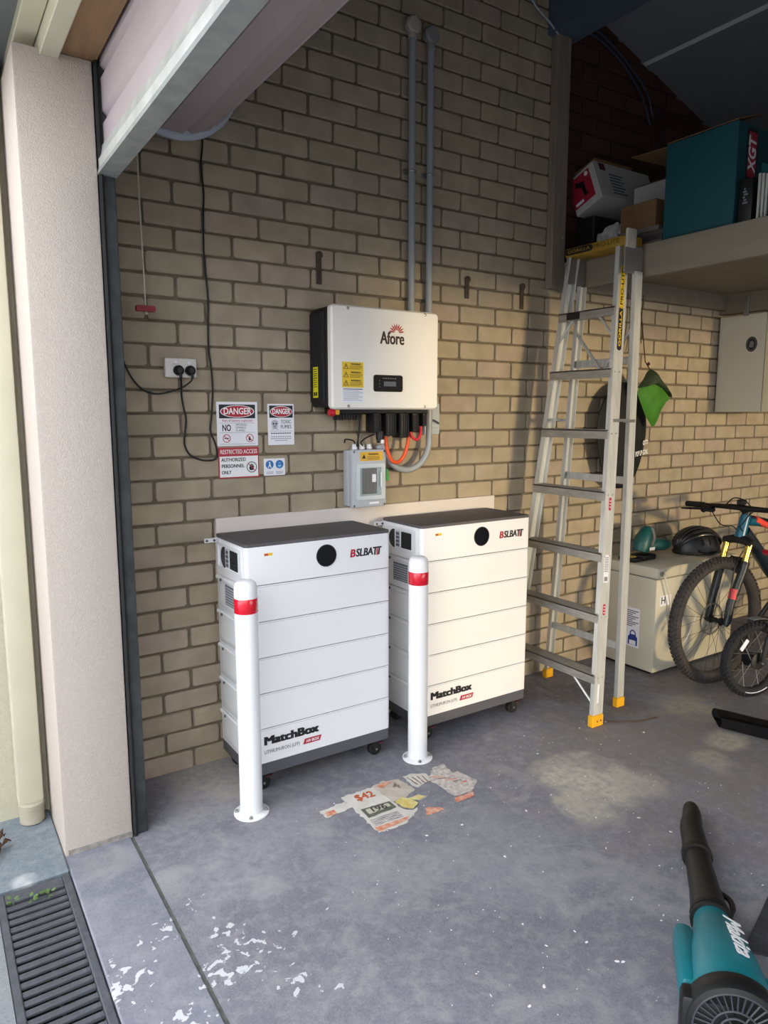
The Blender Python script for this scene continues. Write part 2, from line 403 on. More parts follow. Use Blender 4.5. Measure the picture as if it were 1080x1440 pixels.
def add_brick(bm, rings, off, sc=1.):
    R = [[bm.verts.new(Vector((v.x*sc, v.y, v.z))+off) for v in r] for r in rings]
    for a, b in zip(R, R[1:]):
        for k in range(8): bm.faces.new((a[k], a[(k+1) % 8], b[(k+1) % 8], b[k]))
    bm.faces.new(R[-1])
rb = random.Random(3)
BW, BH = LB-.0095, HB-.0095
VAR = [brick_verts(BW, BH, rb) for _ in range(10)]
VM = {}
for key, mm in (('p', BRICK), ('r', BRICKR)):
    VM[key] = []
    for rg in VAR:
        b_ = B(); add_brick(b_, rg, Vector((0, 0, 0))); bmesh.ops.recalc_face_normals(b_, faces=b_.faces)
        me = bpy.data.meshes.new('brick'); b_.to_mesh(me); b_.free(); me.materials.append(mm)
        me.polygons.foreach_set('use_smooth', [True]*len(me.polygons)); me.set_sharp_from_angle(angle=math.radians(28)); VM[key].append(me)
bl = []
for n in range(-1, 42):
    zb = Z0+n*HB; zc = zb+HB/2
    off = 0 if n % 2 == 0 else .5
    for i in range(-3, 26):
        x0, x1 = (i+off)*LB, (i+1+off)*LB
        if x1 < -.44 or x0 > XE-.1: continue
        if zb > ceil_z((x0+x1)/2)+.0: continue
        sc = 1.; xc = (x0+x1)/2
        if x0 < -.45: xc = (x1-.45)/2; sc = (x1+.45)/LB
        if sc < .25: continue
        raw = zb > 2.2 and xc > 1.89
        bl.append((xc, zc, sc, 'r' if raw else 'p', rb.randrange(10), rb.uniform(-.0015, .0015), rb.uniform(-.0012, .0012)))
def view(p):
    d = Vector(p)-CP; D = d.dot(FW)
    return 540+FPX*d.dot(RT)/D, 720-FPX*d.dot(UPV)/D, D
def shown(b):
    u, v, D = view((b[0], 0, b[1]))
    if not (-10 < u < 1090 and -10 < v < 1450): return False
    if b[1] < .86 and (.08 < b[0] < .95 or .95 < b[0] < 1.55): return False
    if .55 < b[0] < .95 and 1.5 < b[1] < 1.85: return False
    if u < 140: return False
    # upper left corner lies behind the rolled door
    if v < 210-(u-210)*.76 and u < 500: return False
    return True
vis = sorted([b for b in bl if shown(b)], key=lambda b: view((b[0], 0, b[1]))[2])
single = set(id(b) for b in vis[:300])
for b in bl:
    if id(b) in single:
        o = bpy.data.objects.new('brick', VM[b[3]][b[4]]); COL.objects.link(o); o.parent = wall
        o.location = (b[0]+b[6], b[5], b[1]); o.scale = (b[2], 1, 1)
bm = B(); prism(bm, [(1.90, 2.21), (XE, 2.21), (XE, 2.25), (1.951, ceil_z(1.951)), (1.90, ceil_z(1.951))], (0, .0085, 0), X_, Z_, .0015); obj('raw_mortar_face', bm, MORTARR, wall, 0)
for key, mm, nm in (('p', BRICK, 'painted_bricks'), ('r', BRICKR, 'raw_bricks')):
    bm = B()
    for b in bl:
        if id(b) not in single and b[3] == key: add_brick(bm, VAR[b[4]], Vector((b[0]+b[6], b[5], b[1])), b[2])
    obj(nm, bm, mm, wall, 28, kind='stuff')

# --- the other walls, ceiling, lintel
INNER = mat('inner_wall_paint', '6a6459', .8, var=.06, vs=4)
bm = B(); box(bm, 5.9, 6.1, -5.75, .24, -.12, 3.0); struct('wall_back', bm, INNER)
bm = B(); box(bm, -.47, 1.35, -5.95, -5.75, -.12, 4.0); box(bm, 5.3, 6.1, -5.95, -5.75, -.12, 4.0); box(bm, 1.35, 5.3, -5.95, -5.75, 2.12, 4.0); struct('wall_right', bm, INNER)
bm = B(); box(bm, -12, .2, -7.2, -7.0, -.12, 2.3); struct('wall_sun_block', bm, mat('sun_block_wall', 'a39c90', .85, var=.05, vs=3))  # added unseen wall that keeps the low sun off the pier and driveway
bm = B(); box(bm, -.885, 14, -20, -5.75, -.14, -.01); struct('floor_side_yard', bm, mat('side_yard_asphalt', '3f4144', .9, var=.1, vs=6))
bm = B(); box(bm, -.545, -.443, -5.75, .2, 2.5, 3.2); struct('wall_front', bm, BROWN)
bm = B(); prism(bm, [(1.95, ceil_z(1.951)), (6.2, ceil_z(6.2)), (6.2, ceil_z(6.2)+.14), (1.95, ceil_z(1.951)+.14)], (0, .3, 0), X_, Z_, 6.2); CE = struct('ceiling', bm, CEIL)
bm = B(); prism(bm, [(-.6, ceil_z(-.6)), (1.95, ceil_z(1.95)), (1.95, ceil_z(1.95)+.14), (-.6, ceil_z(-.6)+.14)], (0, .3, 0), X_, Z_, 6.2); struct('ceiling_front', bm, CEIL)
tl = math.atan(.3256)
for k, xx in enumerate((2.55, 3.75, 4.95)):
    bm = B(); box(bm, -.012, .012, -5.7, 0, -.004, .004, M=Matrix.Translation((xx, 0, ceil_z(xx)-.002)) @ Matrix.Rotation(tl, 4, 'Y')); o = struct('trim_%d' % (k+1), bm, mat('ceiling_strip', 'cfd0d2', .7))
bm = B(); box(bm, 1.80, 1.97, -5.75, .0, 3.315, 3.60); struct('beam_ridge', bm, BEAMB, label='blue grey ridge beam carried by the timber post')
bm = B(); box(bm, -.60, -.547, -5.75, -.0, 2.482, 2.62, .003); struct('trim_4', bm, CREAMP)
bm = B(); box(bm, -.66, -.602, -5.75, .2, 2.53, 2.62, .003); struct('trim_5', bm, CREAMP)
bm = B(); box(bm, -.86, -.66, -5.75, .2, 2.56, 2.60); struct('soffit', bm, SOFFIT)
bm = B(); box(bm, -.90, -.86, -5.75, .2, 2.50, 2.68); struct('trim_6', bm, CREAMP)
bm = B(); prism(bm, [(-.92, 2.68), (-.44, 2.86), (-.44, 2.99), (-.92, 2.80)], (0, .3, 0), X_, Z_, 6.2); struct('roof_eave', bm, SOFFIT)
# rendered pier and outer wall
bm = B(); box(bm, -.672, -.455, -.368, .2, -.12, 2.50, .006, 2); pier = struct('wall_pier', bm, RENDERW, 40, label='rendered pier beside the door opening')
bm = B(); box(bm, -2.2, -.672, -.03, .2, -.12, 2.56); struct('wall_outside', bm, mat('outer_render', 'bdb8a2', .85, var=.05, vs=90, bump=.4, bs=260))
bm = B(); box(bm, -.662, -.456, -.3695, -.3665, 0, .018); obj('base_grime', bm, mat('pier_grime', '8f8a84', .9, var=.3, vs=40), pier, 0)
# door guide
bm = B()
box(bm, -.452, -.440, -.372, -.315, 0, 2.5); box(bm, -.440, -.404, -.330, -.312, 0, 2.5); box(bm, -.440, -.404, -.368, -.352, 0, 2.5, .002)
o = struct('trim_7', bm, GUIDE, label='weathered steel door guide fixed to the pier')
bm = B(); tube(bm, [(-.446, -.374, 0), (-.446, -.374, 2.5)], .006, 6); obj('rubber_seal', bm, RUBBER, o)

# --- timber post and loft shelf
bm = B(); box(bm, 1.828, 1.922, -.05, -.004, 2.095, 3.315, .003)
post = tag(obj('timber_post', bm, TIMBER, None, 30), 'weathered vertical timber post on the wall carrying the roof beam', 'post')
for (dz) in (2.35, 2.9):
    bm = B(); lathe(bm, [(0, .002), (.006, .0015), (.008, 0)], (1.90, -.050, dz), (0, -1, 0), 8); obj('bolt_head', bm, STEEL, post)
SH = thing('loft_shelf', 'painted timber loft shelf with deep front board above the ladder', 'shelf', (1.92, 0, 2.085))
bm = B(); box(bm, 1.922, 1.957, -5.7, -.004, 2.085, 2.233, .003); obj('front_board', bm, FASCIA, SH)
bm = B(); box(bm, 1.957, 3.40, -5.7, -.004, 2.195, 2.217); obj('deck', bm, FASCIA, SH)
bm = B(); box(bm, 1.957, 3.40, -.05, -.005, 2.10, 2.195); obj('wall_ledger', bm, FASCIA, SH)
bm = B(); box(bm, 3.40, 3.45, -5.7, -.005, 2.075, 2.217); obj('rear_beam', bm, FASCIA, SH)
for k in range(5):
    bm = B(); box(bm, 1.957, 3.40, -1.24-1.1*k, -1.195-1.1*k, 2.105, 2.195); obj('bearer', bm, FASCIA, SH)
bm = B(); box(bm, 3.385, 3.40, -.20, -.17, 2.05, 2.17, .002); obj('angle_bracket', bm, STEEL, SH)

# ================================================================== ROLLER DOOR
DR = thing('roller_door', 'pale pink ribbed steel roller door rolled up over the opening', 'roller door', (-.43, -.35, 2.17))
YD0, YD1 = -.345, -5.2
prof = []
z = 2.235
while z < 2.67:   # pans and grooves of the hanging curtain
    prof += [(-.433, z), (-.433, z+.092), (-.420, z+.104), (-.420, z+.116), (-.433, z+.128)]; z += .128
bm = B(); fr, bk = [], []
def sheet(bm, prof, y0, y1, closed=False):
    a = [bm.verts.new((x, y0, z)) for x, z in prof]; b = [bm.verts.new((x, y1, z)) for x, z in prof]
    for i in range(len(prof) - (0 if closed else 1)):
        j = (i+1) % len(prof); bm.faces.new((a[i], a[j], b[j], b[i]))
    return a, b
pf = prof + [(x+.004, z) for x, z in reversed(prof)]
a, b = sheet(bm, pf, YD0, YD1, True)
obj('curtain', bm, DOORP, DR, 30)
bm = B(); RC = (-.13, 2.672); pr = []
N = 14
for k in range(N):
    for da, dr in ((0, 0), (.70, 0), (.79, -.013), (.91, -.013)):
        an = 2*PI*(k+da)/N; r = .238+dr; pr.append((RC[0]+r*math.cos(an), RC[1]+r*math.sin(an)))
a, b = sheet(bm, pr, -.13, YD1+.15, True); bm.faces.new(a); bm.faces.new(list(reversed(b)))
obj('rolled_curtain', bm, DOORP, DR, 30)
bm = B(); lathe(bm, [(0, 0), (.22, 0), (.240, .006), (.250, .02), (.250, .032), (.23, .038), (0, .038)], (RC[0], -.125, RC[1]), (0, 1, 0), 40); obj('drum_end', bm, mat('drum_end_plastic', 'b9c2cf', .4), DR)
bm = B(); box(bm, -.20, -.09, -.085, -.005, 2.45, 2.75, .004); obj('wall_bracket', bm, STEEL, DR)
bm = B(); cyl(bm, (RC[0], -.09, RC[1]), (RC[0], YD1+.1, RC[1]), .02); obj('axle', bm, STEEL, DR)
bm = B()
prism(bm, [(-.452, 2.193), (-.398, 2.193), (-.398, 2.215), (-.424, 2.223), (-.424, 2.261), (-.438, 2.265), (-.446, 2.231), (-.452, 2.221)], (0, YD0+.003, 0), X_, Z_, abs(YD1-YD0))
obj('bottom_rail', bm, RAIL, DR, 20)
bm = B(); prism(bm, [(-.456, 2.177), (-.40, 2.175), (-.398, 2.193), (-.452, 2.195)], (0, YD0, 0), X_, Z_, abs(YD1-YD0)); obj('weather_seal', bm, mat('grey_seal', '8b8e8a', .7, var=.15, vs=20), DR, 20)

# downpipe
DP = thing('downpipe', 'cream rectangular downpipe with round cap at the foot beside the pier', 'downpipe', (-.735, -.085, 0))
bm = B(); box(bm, -.777, -.695, -.105, -.038, .08, 2.55, .008, 2); obj('pipe', bm, CREAMP, DP)
bm = B(); lathe(bm, [(.038, .006), (.041, .01), (.041, .06), (.043, .062), (.043, .078), (.036, .084), (0, .084)], (-.735, -.082, 0), Z_, 24); obj('round_adaptor', bm, mat('adaptor_pvc', 'a49e8c', .6, var=.1, vs=14), DP)
# drain grate
DG = thing('drain_grate', 'long dark cast iron slotted drain grate set in the apron', 'drain grate', (-.78, -1.6, 0))
GY0, GY1 = -.462, -3.2
bm = B(); box(bm, -.884, -.862, GY1, GY0, -.035, -.003, .003); obj('side_frame', bm, IRON, DG)
bm = B(); box(bm, -.698, -.675, GY1, GY0, -.035, -.003, .003); obj('side_frame', bm, IRON, DG)
bm = B(); box(bm, -.862, -.698, GY0-.05, GY0, -.035, -.004, .003); obj('end_frame', bm, IRON, DG)
bm = B(); box(bm, -.082, .082, -.0098, .0098, .002, .012, .002); bar0 = obj('grate_bar', bm, IRON, None, 40); bar0.parent = DG
y = GY0-.05-.0240; first = True; gi = 0
while y > GY1:
    o = bar0 if first else bar0.copy()
    if not first: COL.objects.link(o)
    o.location = (0, y+1.6, -.018+random.uniform(-.0008, .0008)); first = False; y -= .034; gi += 1
for k in range(4):
    bm = B(); box(bm, -.784, -.776, GY0-.05-.7*k-.7, GY0-.05-.7*k, -.034, -.024); obj('centre_rib', bm, IRON, DG)

# ================================================================== BATTERY CABINETS
BX, BD, BT = .637, .310, .978   # width, depth, height
def rbox(bm, w_, d_, z0, z1, r, cx=0, cy=0, top=0.):
    prism(bm, rrect(w_, d_, r, 5, cx, cy), (0, 0, z0), X_, Y_, z1-z0)
def battery():
    T = thing('battery_cabinet', 'white stacked battery cabinet on castors nearest the door, behind the first bollard', 'battery', (-.01+BX/2, -.355+BD/2, 0), 0, 'battery cabinets against the wall')
    hx, hy = BX/2, BD/2
    P = lambda n, bm, m_, par=T, sm=30, **k: obj(n, bm, m_, par, sm, world=False, **k)
    bm = B(); rbox(bm, BX-.004, BD-.004, .072, .118, .012); P('base_skirt', bm, DGREY)
    for sx in (-1, 1):
        for sy in (-1, 1):
            cx, cy = sx*(hx-.06), sy*(hy-.035)
            bm = B(); box(bm, cx-.022, cx+.022, cy-.022, cy+.022, .064, .073); lathe(bm, [(.02, 0), (.02, .012), (0, .012)], (cx, cy, .054), Z_, 14)
            for s2 in (-1, 1): box(bm, cx-.016, cx+.018, cy+s2*.0175-.002, cy+s2*.0175+.002, .018, .062, .001)
            c = P('castor', bm, BLACKM)
            bm = B(); lathe(bm, [(0, -.014), (.024, -.014), (.0295, -.010), (.0295, .010), (.024, .014), (0, .014)], (cx, cy, .0298), Y_, 20); P('castor_wheel', bm, RUBBER, c)
            bm = B(); cyl(bm, (cx, cy-.022, .03), (cx, cy+.022, .03), .005, None, 8); P('axle_bolt', bm, STEEL, c)
            if sy < 0:
                bm = B(); box(bm, cx+.008, cx+.034, cy-.026, cy-.008, .052, .060, .002); P('brake_tab', bm, mat('brake_red', '4a1a22', .5), c)
    z0 = .118; hm = .1405
    for k in range(5):
        a, b = z0+k*hm, z0+(k+1)*hm
        # shell: front plate wraps the corners; the end is set back with a ledge above
        bm = B(); rbox(bm, BX, BD, a+.0012, b-.0022, .016)
        md = P('battery_module', bm, WHITE)
        for sx in (-1,):
            xs = sx*hx
            bm = B(); ring_prism(bm, rrect(BD-.05, hm-.014, .004), rrect(BD-.075, hm-.04, .004), (xs, 0, (a+b)/2), -sx*Y_, Z_, .004); P('end_rim', bm, WHITE_SIDE, md)
            bm = B(); box(bm, min(xs, xs+sx*.010), max(xs, xs+sx*.014), -hy+.018, hy-.018, b-.020, b-.005, .003); P('end_ledge', bm, WHITE, md)
            bm = B(); lathe(bm, [(.006, 0), (.006, .003), (0, .003)], (xs+sx*.014, hy-.09, b-.012), (sx, 0, 0), 10); P('ledge_screw', bm, DGREY, md)
        if k == 4:
            bm = B(); box(bm, -hx-.0015, -hx, -.055, .055, a+.03, b-.03); P('vent_mesh', bm, mat('grey_vent_mesh', '6f7479', .6, var=.3, vs=160), md)
            for j in range(7): 
                bm = B(); box(bm, -hx-.003, -hx-.0012, -.055, .055, a+.035+.0105*j, a+.039+.0105*j); P('vent_slat', bm, GREYP, md)
        bm = B(); box(bm, -hx+.016, hx-.016, -hy-.0006, -hy, b-.008, b-.0066); P('groove_line', bm, GREYP, md)
        if k == 0:
            f = -hy-.0008
            text('model_name', 'MatchBox', .045, INK, md, (-hx+.056, f, a+.088), X_, Z_, 'LEFT', 0, 0, .230, False, bold=.0034)
            text('type_line', 'LITHIUM-IRON (LFP)', .021, INKG, md, (-hx+.056, f, a+.044), X_, Z_, 'LEFT', 0, 0, .15, False)
            flat('red_badge', [(0, 0), (.075, 0), (.083, .022), (.008, .022)], mat('badge_red', 'b0203a', .5), md, (-hx+.222, f+.0006, a+.034), world=False)
            text('badge_text', 'HV BOX', .0155, INKW, md, (-hx+.2635, f-.0006, a+.0445), X_, Z_, 'CENTER', .0003, .2, .058, False)
    a = z0+5*hm
    bm = B(); rbox(bm, BX, BD, a+.0012, BT-.012, .016); cb = P('control_box', bm, WHITE)
    bm = B(); rbox(bm, BX-.002, BD-.002, BT-.012, BT, .015); P('top_plate', bm, TOPG)
    f = -hy-.0006; zc = (a+BT)/2
    bm = B(); ring_prism(bm, ellp(.044, .044, 40), ellp(.0405, .0405, 40), (.018, -hy, zc+.004), X_, Z_, .003); P('display_bezel', bm, BLACK, cb)
    bm = B(); prism(bm, ellp(.041, .041, 40), (.018, -hy, zc+.004), X_, Z_, .0018); P('round_display', bm, BLUEBLK, cb)
    lx = .124
    text('brand_initial', 'B', .044, INKR, cb, (lx, f, zc-.002), X_, Z_, 'LEFT', 0, .15, None, False, bold=.0018)
    text('brand_letters', 'SLBA', .044, INK, cb, (lx+.028, f, zc-.002), X_, Z_, 'LEFT', 0, .15, .078, False, bold=.0014)
    text('brand_letters', 'TT', .046, INK, cb, (lx+.108, f, zc-.003), X_, Z_, 'LEFT', 0, .15, .038, False, bold=.002)
    bm = B(); prism(bm, rect(0, .006, -.016, .012), (lx+.126, f-.0008, zc-.003), X_, Z_, .0006); P('brand_mark', bm, INKR, cb, 0)
    flat('warning_sticker', rect(0, .034, 0, .010), STKY, cb, (-hx+.075, -hy, zc+.030), world=False)
    flat('sticker_print', rect(.001, .016, .001, .009), mat('sticker_red', 'c0453a', .5), cb, (-hx+.075, -hy-.0007, zc+.030), world=False)
    # left end: recessed frame with fan, terminal strip and socket grille
    for sx in (-1,):
        xs = sx*hx
        bm = B(); ring_prism(bm, rrect(BD-.06, .108, .01), rrect(BD-.088, .084, .008), (xs, .002, zc), Y_*-sx*-1 if sx > 0 else -Y_, Z_, .005); P('end_frame', bm, WHITE_SIDE, cb)
        bm = B(); prism(bm, [(r_*.042*math.cos(t_), r_*.042*math.sin(t_)) for r_, t_ in [(1, PI/2+PI*i/14) for i in range(15)]], (xs, .048, zc), -Y_, Z_, .0022); P('fan_guard', bm, BLACK, cb)
        for rr in (.014, .024, .034):
            bm = B(); ring_prism(bm, [(rr*math.cos(PI/2+PI*i/12), rr*math.sin(PI/2+PI*i/12)) for i in range(13)], [((rr-.0025)*math.cos(PI/2+PI*i/12), (rr-.0025)*math.sin(PI/2+PI*i/12)) for i in range(13)], (xs-.0022, .048, zc), -Y_, Z_, .0015); P('fan_ring', bm, DGREY, cb)
        bm = B(); box(bm, xs-.003, xs, .005, .034, zc-.036, zc+.036); ts = P('terminal_strip', bm, GREYP, cb, 0)
        for j in range(4):
            bm = B(); box(bm, xs-.0042, xs-.003, .008, .031, zc-.032+.017*j, zc-.021+.017*j); P('terminal', bm, DGREY, ts, 0)
        bm = B(); box(bm, xs-.003, xs, -.082, -.008, zc-.036, zc+.036); sk = P('socket_grille', bm, BLACK, cb, 0)
        for j in range(5):
            for i in range(6):
                bm = B(); box(bm, xs-.0044, xs-.003, -.078+.0118*i, -.070+.0118*i, zc-.032+.0135*j, zc-.0225+.0135*j); P('socket', bm, DMESH, sk, 0)
    # steel strap that ties the cabinet back to the wall
    bm = B(); box(bm, -hx-.050, -hx+.03, hy-.024, hy-.012, BT-.032, BT-.014, .002); br = P('tie_bracket', bm, WHITE_SIDE, T)
    bm = B(); box(bm, -hx-.003, -hx, hy-.060, hy-.012, BT-.05, BT-.014, .001); P('bracket_tab', bm, WHITE_SIDE, br)
    for q in (-.042, -.012):
        bm = B(); lathe(bm, [(.005, 0), (.005, .003), (0, .003)], (-hx+q, hy-.024, BT-.023), (0, -1, 0), 8); P('bracket_screw', bm, DGREY, br)
    return T
bat = battery()
dup(bat, (.785+BX/2, -.355+BD/2, 0), 'white stacked battery cabinet on castors beside the stepladder, behind the second bollard')

# ================================================================== BOLLARDS
def bollard():
    T = thing('bollard', 'white steel bollard with red band in front of the battery cabinet nearest the door', 'bollard', (-.053, -.459, 0), 0, 'white bollards guarding the batteries')
    bm = B(); lathe(bm, [(.041, .008), (.041, .840), (.0405, .852), (.036, .866), (.026, .874), (0, .876)], (0, 0, 0), Z_, 32); obj('post', bm, WHITE, T, 40, False)
    bm = B(); lathe(bm, [(0, 0), (.062, 0), (.064, .002), (.064, .007), (.062, .0085), (.046, .0085), (.041, .011), (0, .011)], (0, 0, 0), Z_, 36); fl = obj('base_flange', bm, WHITE, T, 40, False)
    for k in range(4):
        a = PI/4+PI/2*k+.35
        bm = B(); lathe(bm, [(.0085, 0), (.0085, .0015), (.006, .0018), (.006, .008), (.004, .009), (0, .009)], (.053*math.cos(a), .053*math.sin(a), .0085), Z_, 8); obj('anchor_bolt', bm, STEEL, fl, 30, False)
    bm = B(); lathe(bm, [(.041, .760), (.0417, .761), (.0417, .812), (.041, .813)], (0, 0, 0), Z_, 32); obj('reflective_band', bm, REDREF, T, 40, False)
    return T
bo = bollard()
dup(bo, (.702, -.452, 0), 'white steel bollard with red band in front of the battery cabinet beside the stepladder')

# backboard
bm = B(); box(bm, .004, 1.493, -.024, -.004, .80, 1.034, .002)
tag(obj('backing_board', bm, mat('white_board', 'dcd3cc', .55, var=.04, vs=4, scl=(1, 1, 4)), None), 'long white board on the brick wall behind both battery cabinets', 'board')

# ================================================================== INVERTER
IN = thing('solar_inverter', 'cream and black solar inverter hung on the brick wall above the batteries', 'inverter', (.72, -.09, 1.47))
IX0, IX1, IZ0, IZ1, IF = .456, 1.001, 1.470, 1.893, -.182
bm = B(); box(bm, .447, .99, -.150, -.012, 1.478, 1.885, .012, 2); obj('black_body', bm, BLACKM, IN)
for k in range(11):
    bm = B(); box(bm, .437, .452, -.140+.011*k, -.136+.011*k, 1.50, 1.865, .001); obj('cooling_fin', bm, BLACKM, IN)
bm = B(); box(bm, .62, .82, -.012, -.003, 1.55, 1.80); obj('wall_bracket', bm, STEEL, IN)
bm = B()
R0, R1, R2 = rrect(IX1-IX0, IZ1-IZ0, .020, 6), rrect(IX1-IX0, IZ1-IZ0, .020, 6), rrect(IX1-IX0-.014, IZ1-IZ0-.014, .014, 6)
ic = Vector(((IX0+IX1)/2, 0, (IZ0+IZ1)/2))
rings = [[bm.verts.new(ic+Vector((x, yy, z))) for x, z in rr] for rr, yy in ((R0, -.148), (R1, -.172), (R2, IF))]
for a, b in zip(rings, rings[1:]):
    for k in range(len(a)): bm.faces.new((a[k], a[(k+1) % len(a)], b[(k+1) % len(a)], b[k]))
bm.faces.new(rings[0]); bm.faces.new(list(reversed(rings[-1])))
cov = obj('front_cover', bm, CREAM, IN, 25)
for sx in (-1, 1):
    for sz in (-1, 1):
        bm = B(); lathe(bm, [(.0065, 0), (.0065, .002), (.004, .003), (0, .003)], ic+Vector((sx*.195, IF, sz*.198)), (0, -1, 0), 12); obj('cover_screw', bm, STEEL, cov)
f = IF-.0006
text('brand_name', 'Afore', .073, INKBR, cov, (.752, f, 1.768), X_, Z_, 'CENTER', 0, 0, .120, bold=.0018)
for k in range(9):
    a = math.radians(10+20*k); c0 = Vector((.774, f, 1.794))
    d = Vector((math.cos(a), 0, math.sin(a))); n = Vector((-d.z, 0, d.x))
    bm = B(); vs = [bm.verts.new(c0+d*.012+n*.0018), bm.verts.new(c0+d*.028+n*.0036), bm.verts.new(c0+d*.042), bm.verts.new(c0+d*.028-n*.0036), bm.verts.new(c0+d*.012-n*.0018)]
    bm.faces.new(vs); obj('sun_ray', bm, mat('ray_red', 'b5352c', .5), cov, 0)
lx0, lx1 = .503, .606
lab = flat('warning_label', rect(0, lx1-lx0, 0, .104), STKY, cov, (lx0, IF, 1.560))
for k in range(3):
    zz = 1.645-.0335*k
    bm = B(); ring_prism(bm, [(-.013, -.010), (.013, -.010), (0, .013)], [(-.0095, -.0082), (.0095, -.0082), (0, .0090)], (lx0+.019, f, zz), X_, Z_, .0005); obj('triangle_symbol', bm, INK, lab, 0)
    flat('bolt_symbol', [(-.001, -.006), (.003, .0005), (.0005, .0005), (.002, .006), (-.003, -.0005), (0, -.0005)], INK, lab, (lx0+.019, f, zz))
    text('label_heading', 'WARNING', .010, INK, lab, (lx0+.066, f, zz+.010), X_, Z_, 'CENTER', .0003)
    for j in range(3): flat('print_line', rect(0, .060-.008*(j == 2), 0, .0016), INK, lab, (lx0+.036, f, zz+.001-.0055*j))
lab = flat('rating_label', rect(0, lx1-lx0, 0, .059), SIGNW, cov, (lx0, IF, 1.500))
for j in range(9): flat('print_line', rect(0, .094-.02*(j % 3 == 1), 0, .0013 if j else .003), INKG if j else INK, lab, (lx0+.005, f, 1.552-.0056*j))
bm = B(); prism(bm, rrect(.146, .070, .010, 5), (.729, IF, 1.580), X_, Z_, .006); dsp = obj('display_panel', bm, mat('display_black', '0a0a0a', .5, spec=.25), cov)
flat('screen', rect(0, .062, 0, .020), SCREEN, dsp, (.705, IF-.006, 1.568))
for k in range(3):
    bm = B(); lathe(bm, [(.0028, 0), (.0028, .001), (0, .001)], (.683, IF-.006, 1.565+.013*k), (0, -1, 0), 8); obj('indicator', bm, DGREY, dsp)
for j in range(6): flat('print_mark', rect(.700+.012*j, .707+.012*j, 1.599, 1.603), INKG, dsp, (0, IF-.006, 0))
bm = B(); box(bm, .4352, .4366, -.098, -.056, 1.518, 1.645); sk = obj('side_sticker', bm, mat('lime_sticker', 'dcd21c', .5), IN, 0)
for j in range(9): flat('print_line', rect(0, .034-.006*(j % 2), 0, .003), INK, sk, (.4351, -.060, 1.634-.009*j), -Y_, Z_)
for q in (0, 1): flat('print_code', rect(0, .013, 0, .016), INK, sk, (.4351, -.062-.018*q, 1.526), -Y_, Z_)
# underside: isolator knob, sockets, cable glands
bm = B(); box(bm, .50, .98, -.135, -.03, 1.452, 1.479, .003); ip = obj('connector_panel', bm, BLACKM, IN)
bm = B(); box(bm, .489, .510, -.150, -.120, 1.448, 1.470, .003); kb = obj('isolator_base', bm, YEL, ip)
bm = B(); lathe(bm, [(.016, 0), (.017, .006), (.014, .022), (0, .024)], (.489, -.135, 1.457), (-1, 0, 0), 14); obj('isolator_knob', bm, RED, kb)
for k in range(8):
    x = .525+.014*k; bm = B(); cyl(bm, (x, -.10, 1.455), (x, -.10, 1.425), .0055, None, 8); cyl(bm, (x, -.075, 1.455), (x, -.075, 1.425), .0055, None, 8); obj('dc_socket', bm, BLACK, ip)
for x, wd, dp in ((.700, .040, .085), (.772, .055, .10), (.843, .05, .11), (.905, .035, .085), (.955, .022, .06)):
    bm = B(); box(bm, x-wd/2, x+wd/2, -.145, -.075, 1.455-dp, 1.456, .006, 2); sh = obj('plug_shroud', bm, BLACK, ip)
    for j in range(4):
        bm = B(); box(bm, x-wd/2+.004+j*(wd-.010)/3-.001, x-wd/2+.004+j*(wd-.010)/3+.002, -.149, -.145, 1.465-dp, 1.445, .001); obj('shroud_rib', bm, BLACKM, sh)
bm = B(); cyl(bm, (.722, -.13, 1.375), (.722, -.13, 1.340), .018, None, 14); obj('antenna_plug', bm, BLACK, ip)
bm = B(); box(bm, .724, .740, -.140, -.122, 1.322, 1.342, .003); obj('white_cap', bm, WHITE, ip)
bm = B(); box(bm, .706, .718, -.138, -.124, 1.325, 1.345, .003); obj('strap', bm, BLACKM, ip)

bm = B(); box(bm, 1.03, 1.128, -.030, -.004, 1.352, 1.500, .006, 2)
JB = tag(obj('junction_plate', bm, GREYP, None), 'small pale grey cover plate behind the inverter beside the flexible conduit', 'junction box')
for k in range(4):
    bm = B(); lathe(bm, [(.004, 0), (.003, .0015), (0, .0015)], (1.058+.018*k, -.030, 1.385), (0, -1, 0), 8); obj('screw', bm, STEEL, JB)
bm = B(); tube(bm, cr([(1.075, -.034, 1.425), (1.095, -.045, 1.415), (1.118, -.036, 1.405)], 5), .004, 6); obj('cable_tie', bm, DGREY, JB)

# cables under the inverter
def cable(name, pts, r, m_, label, cat='cable', n=8, group=None, seg=8):
    bm = B(); tube(bm, cr(pts, n), r, seg); return tag(obj(name, bm, m_, None, 60), label, cat, group)
cable('orange_cable', [(.770, -.10, 1.350), (.775, -.105, 1.30), (.80, -.105, 1.245), (.84, -.10, 1.235), (.875, -.10, 1.27), (.893, -.10, 1.33), (.895, -.10, 1.372)], .0085, ORANGE, 'orange cable looping under the inverter')
cable('red_cable', [(.895, -.115, 1.37), (.905, -.118, 1.345), (.93, -.118, 1.335), (.952, -.115, 1.36), (.956, -.11, 1.40)], .007, REDC, 'short red cable loop under the inverter')
bm = B(); pth = cr([(1.030, -.075, 1.476), (1.030, -.075, 1.36), (1.025, -.075, 1.29), (.985, -.075, 1.225), (.92, -.07, 1.195), (.85, -.065, 1.21), (.80, -.06, 1.26), (.782, -.05, 1.292)], 16)
tube(bm, pth, [.0155 if i % 2 == 0 else .0135 for i in range(len(pth))], 12)
fc = tag(obj('flexible_conduit', bm, PIPEG, None, 60), 'grey corrugated flexible conduit looping below the inverter', 'conduit')
bm = B(); cyl(bm, (.782, -.05, 1.288), (.774, -.046, 1.312), .019, None, 12); obj('end_gland', bm, GREYP, fc)
